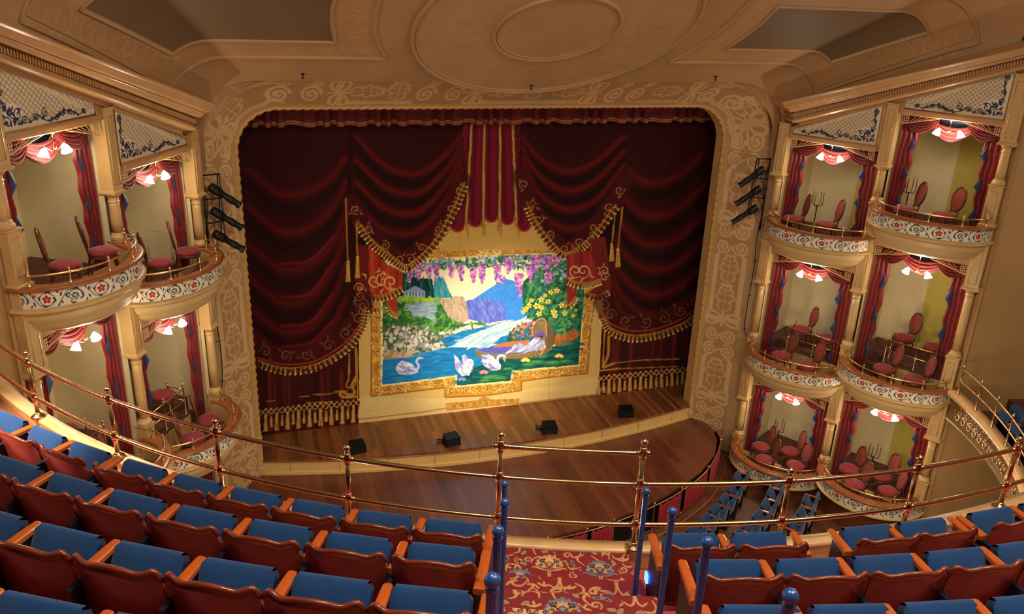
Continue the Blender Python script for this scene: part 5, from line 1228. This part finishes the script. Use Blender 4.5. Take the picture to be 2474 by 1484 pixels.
def build_rail():
    posts = [-69.5, -61.8, -54.2, -46.2, -38.55, -31.0, -23.3, -16.5, -9.0, -1.7, 5.15, 12.5, 20.0]
    t = thing('gallery_rail', 'long curved brass guard rail of two tubes along the gallery parapet', 'railing', pol(9.6, -20, 6.55)); org = pol(9.6, -20, 6.55)
    for z, a0, a1 in ((7.18, -76, 26), (6.79, -76, 26), (7.47, -23.3, -16.5)):
        mb = MB(org); mb.tube([pol(9.6, a, z) for a in np.arange(a0, a1+.01, .4)], .0205, 12); o = mb.build('rail', M['brass'], t)
        if z > 7.3: o['label'] = 'short raised brass tube across the foot of the aisle'
    for a in posts:
        hi = a in (-23.3, -16.5); top = 7.47 if hi else 7.18; c = pol(9.6, a, 0); rd = (c[0], c[1], 0)
        mb = MB(org); mb.lathe([(.021, 6.56), (.021, top+.03)], rd, 12); mb.lathe([(.07, 6.553), (.07, 6.565), (.062, 6.578), (.034, 6.59), (.028, 6.605), (.021, 6.615)], rd, 18)
        for z in (6.79, 7.18)+((7.47,) if hi else ()):
            mb.lathe([(.022, z-.055), (.027, z-.05), (.027, z-.042), (.024, z-.036), (.033, z-.02), (.036, z), (.033, z+.02), (.024, z+.036), (.027, z+.042), (.027, z+.05), (.022, z+.055)], rd, 14)
            for e in (-1, 1):
                q0, q1 = pol(9.6, a+e*.16, z), pol(9.6, a+e*.34, z); mb.tube([q0, q1], .0245, 10)
        mb.lathe([(.018, top+.05), (.014, top+.06), (.022, top+.066), (.012, top+.075)], rd, 12); mb.ball((rd[0], rd[1], top+.1), .029, 14); mb.build('post', M['brass'], t)
build_rail()

# ---- gallery seats
def make_seat():
    t = thing('theater_seat', 'x', 'theater seat')
    # wooden back: bowed, with a wavy top
    def prof(u): return .866+.006*math.exp(-((abs(u)-.86)/.1)**2)-.016*math.exp(-((abs(u)-.60)/.2)**2)+.008*math.exp(-(u/.3)**2)-.06*max(0, (abs(u)-.82)/.18)**2.4
    us = np.linspace(-1, 1, 33); hs = np.linspace(0, 1, 12)
    def back(u, h, off):
        top = prof(u); z = .30+(top-.30)*h; w = .252+.016/(1+math.exp((h-.5)*22))
        return (w*u, .085*(1-h)+.055*abs(u)**2.2+off, z)
    mb = MB(); G = []
    for h in hs: G.append([back(u, h, 0) for u in us])
    Fr = [[back(u, h, .026) for u in us] for h in hs]
    ring_ = np.concatenate([np.array(G), np.array(Fr)[::-1]], 0)
    mb.grid(ring_, True, True); V = np.array(G), np.array(Fr)
    for e in (0, -1): mb.grid(np.stack([V[0][:, e], V[1][:, e]], 1), True)
    mb.tube([tuple(np.array(back(u, 1, .013))+np.array((0, 0, .002))) for u in us], .0150, 8)
    mb.build('backrest', M['maho'], t)
    mb = MB(); mb.grid([[back(u*.9, .10+.8*h, .030+.035*math.sin(PI*min(1, max(0, h)))**.5*(1-u**6)) for u in np.linspace(-1, 1, 15)] for h in np.linspace(0, 1, 9)]); mb.build('back_cushion', M['velvet'], t)
    # tipped-up cushion: blue face towards the back
    mb = MB(); n = 13; N_ = 15
    def cush(u, v, side):
        w = .209*(1-.03*(1-v)); x = w*u; z = .40+.36*v; y = .10+.215*v
        if v > .93: x *= 1-.11*((v-.93)/.07)**2*abs(u)**6
        bul = (1-u**8)*(1-(2*v-1)**8)
        return (x, y-(.022*bul if side == 0 else -.05-.012*bul), z-(.0 if side == 0 else .035))
    us2 = np.sin(np.linspace(-PI/2, PI/2, 19)); vs2 = (np.sin(np.linspace(-PI/2, PI/2, 15))+1)/2
    A = np.array([[cush(u, v, 0) for u in us2] for v in vs2]); B = np.array([[cush(u, v, 1) for u in us2] for v in vs2])
    mid = (A[-1]+B[-1])/2
    mb.grid(np.concatenate([A, [A[-1]*.6+mid*.4+np.array((0, .002, .010)), mid+np.array((0, .006, .014)), B[-1]*.6+mid*.4+np.array((0, .006, .008))], B[::-1][:4]], 0))
    mb.build('cushion', M['velvet'], t)
    mb = MB(); mb.grid(B)
    for e in (0, -1): mb.grid(np.stack([A[:, e], (A[:, e]+B[:, e])/2+np.array((.008*(1 if e else -1), 0, 0)), B[:, e]], 0))
    mb.build('cushion_pan', M['velvet_dark'], t)
    return t
def arm_mesh(y0):
    mb = MB(); P = []
    for y, w, z0, z1 in ((y0, .034, .675, .715), (y0+.012, .034, .665, .718), (.14, .031, .68, .722), (.28, .029, .69, .726), (.35, .026, .695, .726), (.362, .018, .70, .722)):
        c = .006; P.append([(-w+c, y, z0), (w-c, y, z0), (w, y, z0+c), (w, y, z1-c), (w-c, y, z1), (-w+c, y, z1), (-w, y, z1-c), (-w, y, z0+c)])
    mb.grid(np.array(P)[:, [0, 1, 2, 3, 4, 5, 6, 7, 0]], False); mb.add(P[0], [tuple(range(7, -1, -1))]); mb.add(P[-1], [tuple(range(8))]); me = mb.mesh('armrest'); me.materials.append(M['arm']); return me
def stand_mesh():
    mb = MB(); mb.prism([(-.016, -.01), (.016, -.01), (.016, .29), (-.016, .29)], .05, .695); mb.bbox((0, .14, .025), (.05, .34, .05), .012); me = mb.mesh('standard'); me.materials.append(M['iron']); return me
ORD = ['first', 'second', 'third', 'fourth', 'fifth', 'sixth', 'seventh', 'eighth', 'ninth', 'tenth', 'eleventh', 'twelfth', 'thirteenth']
def build_seats():
    proto = make_seat(); am, sm, aa = arm_mesh(.10), stand_mesh(), arm_mesh(.0); used = False
    ROW = ('front row', 'second row', 'third row', 'fourth row')
    plan = {('L', 0): [-23.35-2.92*i-1.44-(.38 if i > 5 else 0) for i in range(11)], ('L', 1): [-23.05-2.70*i-1.34 for i in range(8)], ('L', 2): [-22.65-2.44*i-1.2 for i in range(7)], ('L', 3): [-22.35-2.32*i-1.12 for i in range(7)],
            ('R', 0): [-15.05, -12.18, -7.35, -4.70, -1.1, 1.8], ('R', 1): [-15.25, -12.65, -10.08, -7.5, -4.9], ('R', 2): [-15.95, -13.75, -11.45, -9.1, -6.8], ('R', 3): [-15.9, -13.6, -11.4]}
    for (sd, k), angs in plan.items():
        r = 10.60+.87*k; z = fz(k); half = math.degrees(.272/r)
        for i, a in enumerate(angs):
            o = proto if not used else copy_tree(proto); used = True
            x, y, _ = pol(r, a, 0); o.location = (x, y, z+.004); o.rotation_euler = (0, 0, math.radians(a)); 
            for ch in list(o.children):
                if ch.name.split('.')[0] in ('armrest', 'standard', 'aisle_light'): bpy.data.objects.remove(ch)
            gap = None
            xs = [.281] if sd == 'L' else [-.281]
            if sd == 'L' and k == 0 and i == 5: xs.append(-.281)
            if sd == 'R' and k == 0 and i in (1, 3): xs.append(.281)
            for xx in xs:
                q = put('armrest', aa if (i == 0 and (xx < 0) == (sd == 'R')) else am, o); q.location = (xx, 0, .02); q = put('standard', sm, o); q.location = (xx, 0, 0)
            o['label'] = 'blue seat with wavy wooden back, %s from aisle, %s, %s of carpet' % (ORD[i], ROW[k], 'left' if sd == 'L' else 'right')
            o['group'] = 'blue gallery seats'
            if i == 0 and (sd, k) in (('R', 0), ('L', 2)):
                mb = MB(); xx = -.281 if sd == 'R' else .281; e = -1 if sd == 'R' else 1
                mb.box((xx+e*.024, .28, .41), (.014, .06, .07)); mb.build('aisle_light', M['led'], o)
build_seats()
def build_posts():
    t0 = None
    for nm, angs in (('left', (-22.65, -22.33, -22.2, -22.0)), ('right', (-17.5, -17.68, -17.95, -17.87))):
        for k in range(4):
            r = 10.60+.87*k; zt = 7.775+.45*k; zb = 6.905+.44*k; h = .84
            if t0 is None:
                t0 = thing('aisle_post', '', 'post'); mb = MB(); n = 24
                G = []
                for z in (0.0, .02, .4, h-.03): G.append([((.0195 if z else .024)*(1-.07*(i % 3 == 0))*math.cos(2*PI*i/n), (.0195 if z else .024)*(1-.07*(i % 3 == 0))*math.sin(2*PI*i/n), z) for i in range(n+1)])
                mb.grid(G, False); mb.lathe([(.0195, h-.03), (.022, h-.025), (.022, h-.012), (.017, h-.004), (.014, h)], (0, 0, 0), 16); mb.build('shaft', M['post_blue'], t0)
                mb = MB(); mb.ball((0, 0, h+.02), .0275, 18); mb.build('ball', M['post_blue'], t0)
                o = t0
            else: o = copy_tree(t0)
            x, y, _ = pol(r, angs[k], 0); o.location = (x, y, zt-h-.02)
            o['label'] = 'blue ball-topped aisle post on the %s of the carpet, %s from the brass rail' % (nm, ORD[k]); o['group'] = 'blue aisle posts'
build_posts()

# ---- mezzanine below, seen on the right, and the stalls
def build_mezzanine():
    for s in (1, -1):
        L = sname(s); a0, a1 = (40, 75.5)
        def rg(prof, st=1.0): return [[(s*p_[0], p_[1], p_[2]) for p_ in [pol(r, a, z) for r, z in prof]] for a in np.linspace(a0, a1, int((a1-a0)/st))]
        t = thing('mezzanine_balcony', 'lower balcony front with pierced relief band, %s side' % L, 'balcony', tuple(rg([(8.8, 2.6)])[0][0])); org = rg([(8.8, 2.6)])[0][0]
        mb = MB(org); mb.grid(rg([(8.72, 3.08), (8.70, 3.12), (8.72, 3.2), (8.92, 3.2), (8.94, 3.17), (8.94, 3.1)])); mb.build('cap', M['cap'], t)
        mb = MB(org); mb.grid(rg([(8.78, 3.09), (8.80, 3.0), (8.86, 2.98), (8.88, 2.62), (8.82, 2.58), (8.80, 2.52), (8.86, 2.46), (9.3, 2.30), (9.9, 2.22)])); mb.grid(rg([(8.94, 3.15), (8.94, 2.7)])); mb.build('fascia', M['olive_relief'], t)
        mb = MB(org)
        for a in np.arange(a0+.6, a1-.6, 1.5):
            for dz, sg in ((.09, 1), (-.09, -1)):
                c = pol(8.865, a, 2.8+dz); mb.tube([(s*(c[0]+.07*math.cos(q)*math.cos(math.radians(a))), c[1]+.07*math.cos(q)*math.sin(math.radians(a)), c[2]+.07*math.sin(q)*sg) for q in np.linspace(0, 5.2, 14)], .014, 5)
            c = pol(8.86, a+.75, 2.8); mb.ball((s*c[0], c[1], c[2]), .03, 6)
        o = mb.build('relief_scrolls', M['brass_dull'], t); o['kind'] = 'stuff'
        r = thing('mezzanine_rail', 'thin brass rail of two tubes on the lower balcony, %s side' % L, 'railing', org)
        for z in (3.75, 3.48):
            mb = MB(org); mb.tube([q[0] for q in rg([(8.83, z)], .8)], .015, 7); mb.build('rail', M['brass_dull'], r)
        for a in np.arange(a1-1, a0, -4.6):
            c = pol(8.83, a, 3.2); mb = MB(org); mb.lathe([(.045, 0), (.045, .01), (.018, .025), (.016, .28), (.024, .28), (.016, .3), (.016, .55), (.026, .56), (.016, .59), (.028, .61), (.028, .64), (.004, .665)], (s*c[0], c[1], c[2]), 9); mb.build('post', M['brass_dull'], r)
        mb = MB(); mb.grid(rg([(8.9, 2.7), (10.1, 2.7), (10.1, 3.0), (11.0, 3.0), (11.0, 3.35), (12.0, 3.35), (12, 3.7), (14, 3.7)]), False); struct('floor_mezzanine', mb, M['mezz_red'])
    o = None
build_mezzanine()
def make_small_seat():
    t = thing('theater_seat', '', 'theater seat')
    mb = MB(); mb.grid([[(.272*u, .05*u*u+e, z+.012*math.cos(3*u)) for u in np.linspace(-1, 1, 9)] for e, z in ((.03, .36), (.0, .77), (.02, .80), (.045, .78), (.09, .38), (.03, .36))]); mb.build('backrest', M['velvet'], t)
    mb = MB(); mb.grid([[(.225*u, y, z-.03*abs(u)**6) for u in np.linspace(-1, 1, 9)] for y, z in ((.11, .33), (.13, .40), (.27, .68), (.31, .70), (.35, .66), (.21, .34), (.11, .33))]); mb.build('cushion', M['velvet'], t)
    for s in (-1, 1):
        mb = MB(); mb.bbox((s*.265, .17, .60), (.045, .36, .035), .008); mb.build('armrest', M['arm'], t)
        mb = MB(); mb.box((s*.265, .15, .29), (.03, .24, .58)); mb.build('standard', M['iron'], t)
    return t
def build_small_seats():
    p0 = make_small_seat(); used = False
    rows = (([(5.40, -3.05), (4.99, -3.45), (4.57, -3.80), (4.15, -4.10), (3.72, -4.38), (3.29, -4.64), (2.85, -4.88)], 'row nearest the pit curtain'),
            ([(6.20, -3.45), (5.80, -3.85), (5.40, -4.22), (4.97, -4.56), (4.54, -4.84), (4.10, -5.08), (3.64, -5.30)], 'middle row'),
            ([(6.45, -4.32), (6.03, -4.70), (5.58, -5.00)], 'short third row'))
    for pts, nm in rows:
        for i, (x, y) in enumerate(pts):
            o = p0 if not used else copy_tree(p0); used = True
            a, b = pts[max(0, i-1)], pts[min(len(pts)-1, i+1)]; ang = math.atan2(a[1]-b[1], a[0]-b[0])
            o.location = (x+.17*math.sin(ang), y-.17*math.cos(ang), -.645); o.rotation_euler = (0, 0, ang)
            o['label'] = 'small blue stalls seat, %s from the boxes, %s' % (ORD[i], nm); o['group'] = 'blue stalls seats'
    for i, (r, a) in enumerate(((9.45, 66.6), (9.45, 63.4), (10.4, 68.4))):
        o = copy_tree(p0); x, y, _ = pol(r, a, 0); o.location = (x, y, 2.705 if i < 2 else 3.005); o.rotation_euler = (0, 0, math.radians(a))
        o['label'] = 'blue seat on the lower balcony, right edge, %s' % ('nearest the boxes', 'next to the frame edge', 'behind the front one, higher')[i]; o['group'] = 'blue lower balcony seats'
build_small_seats()
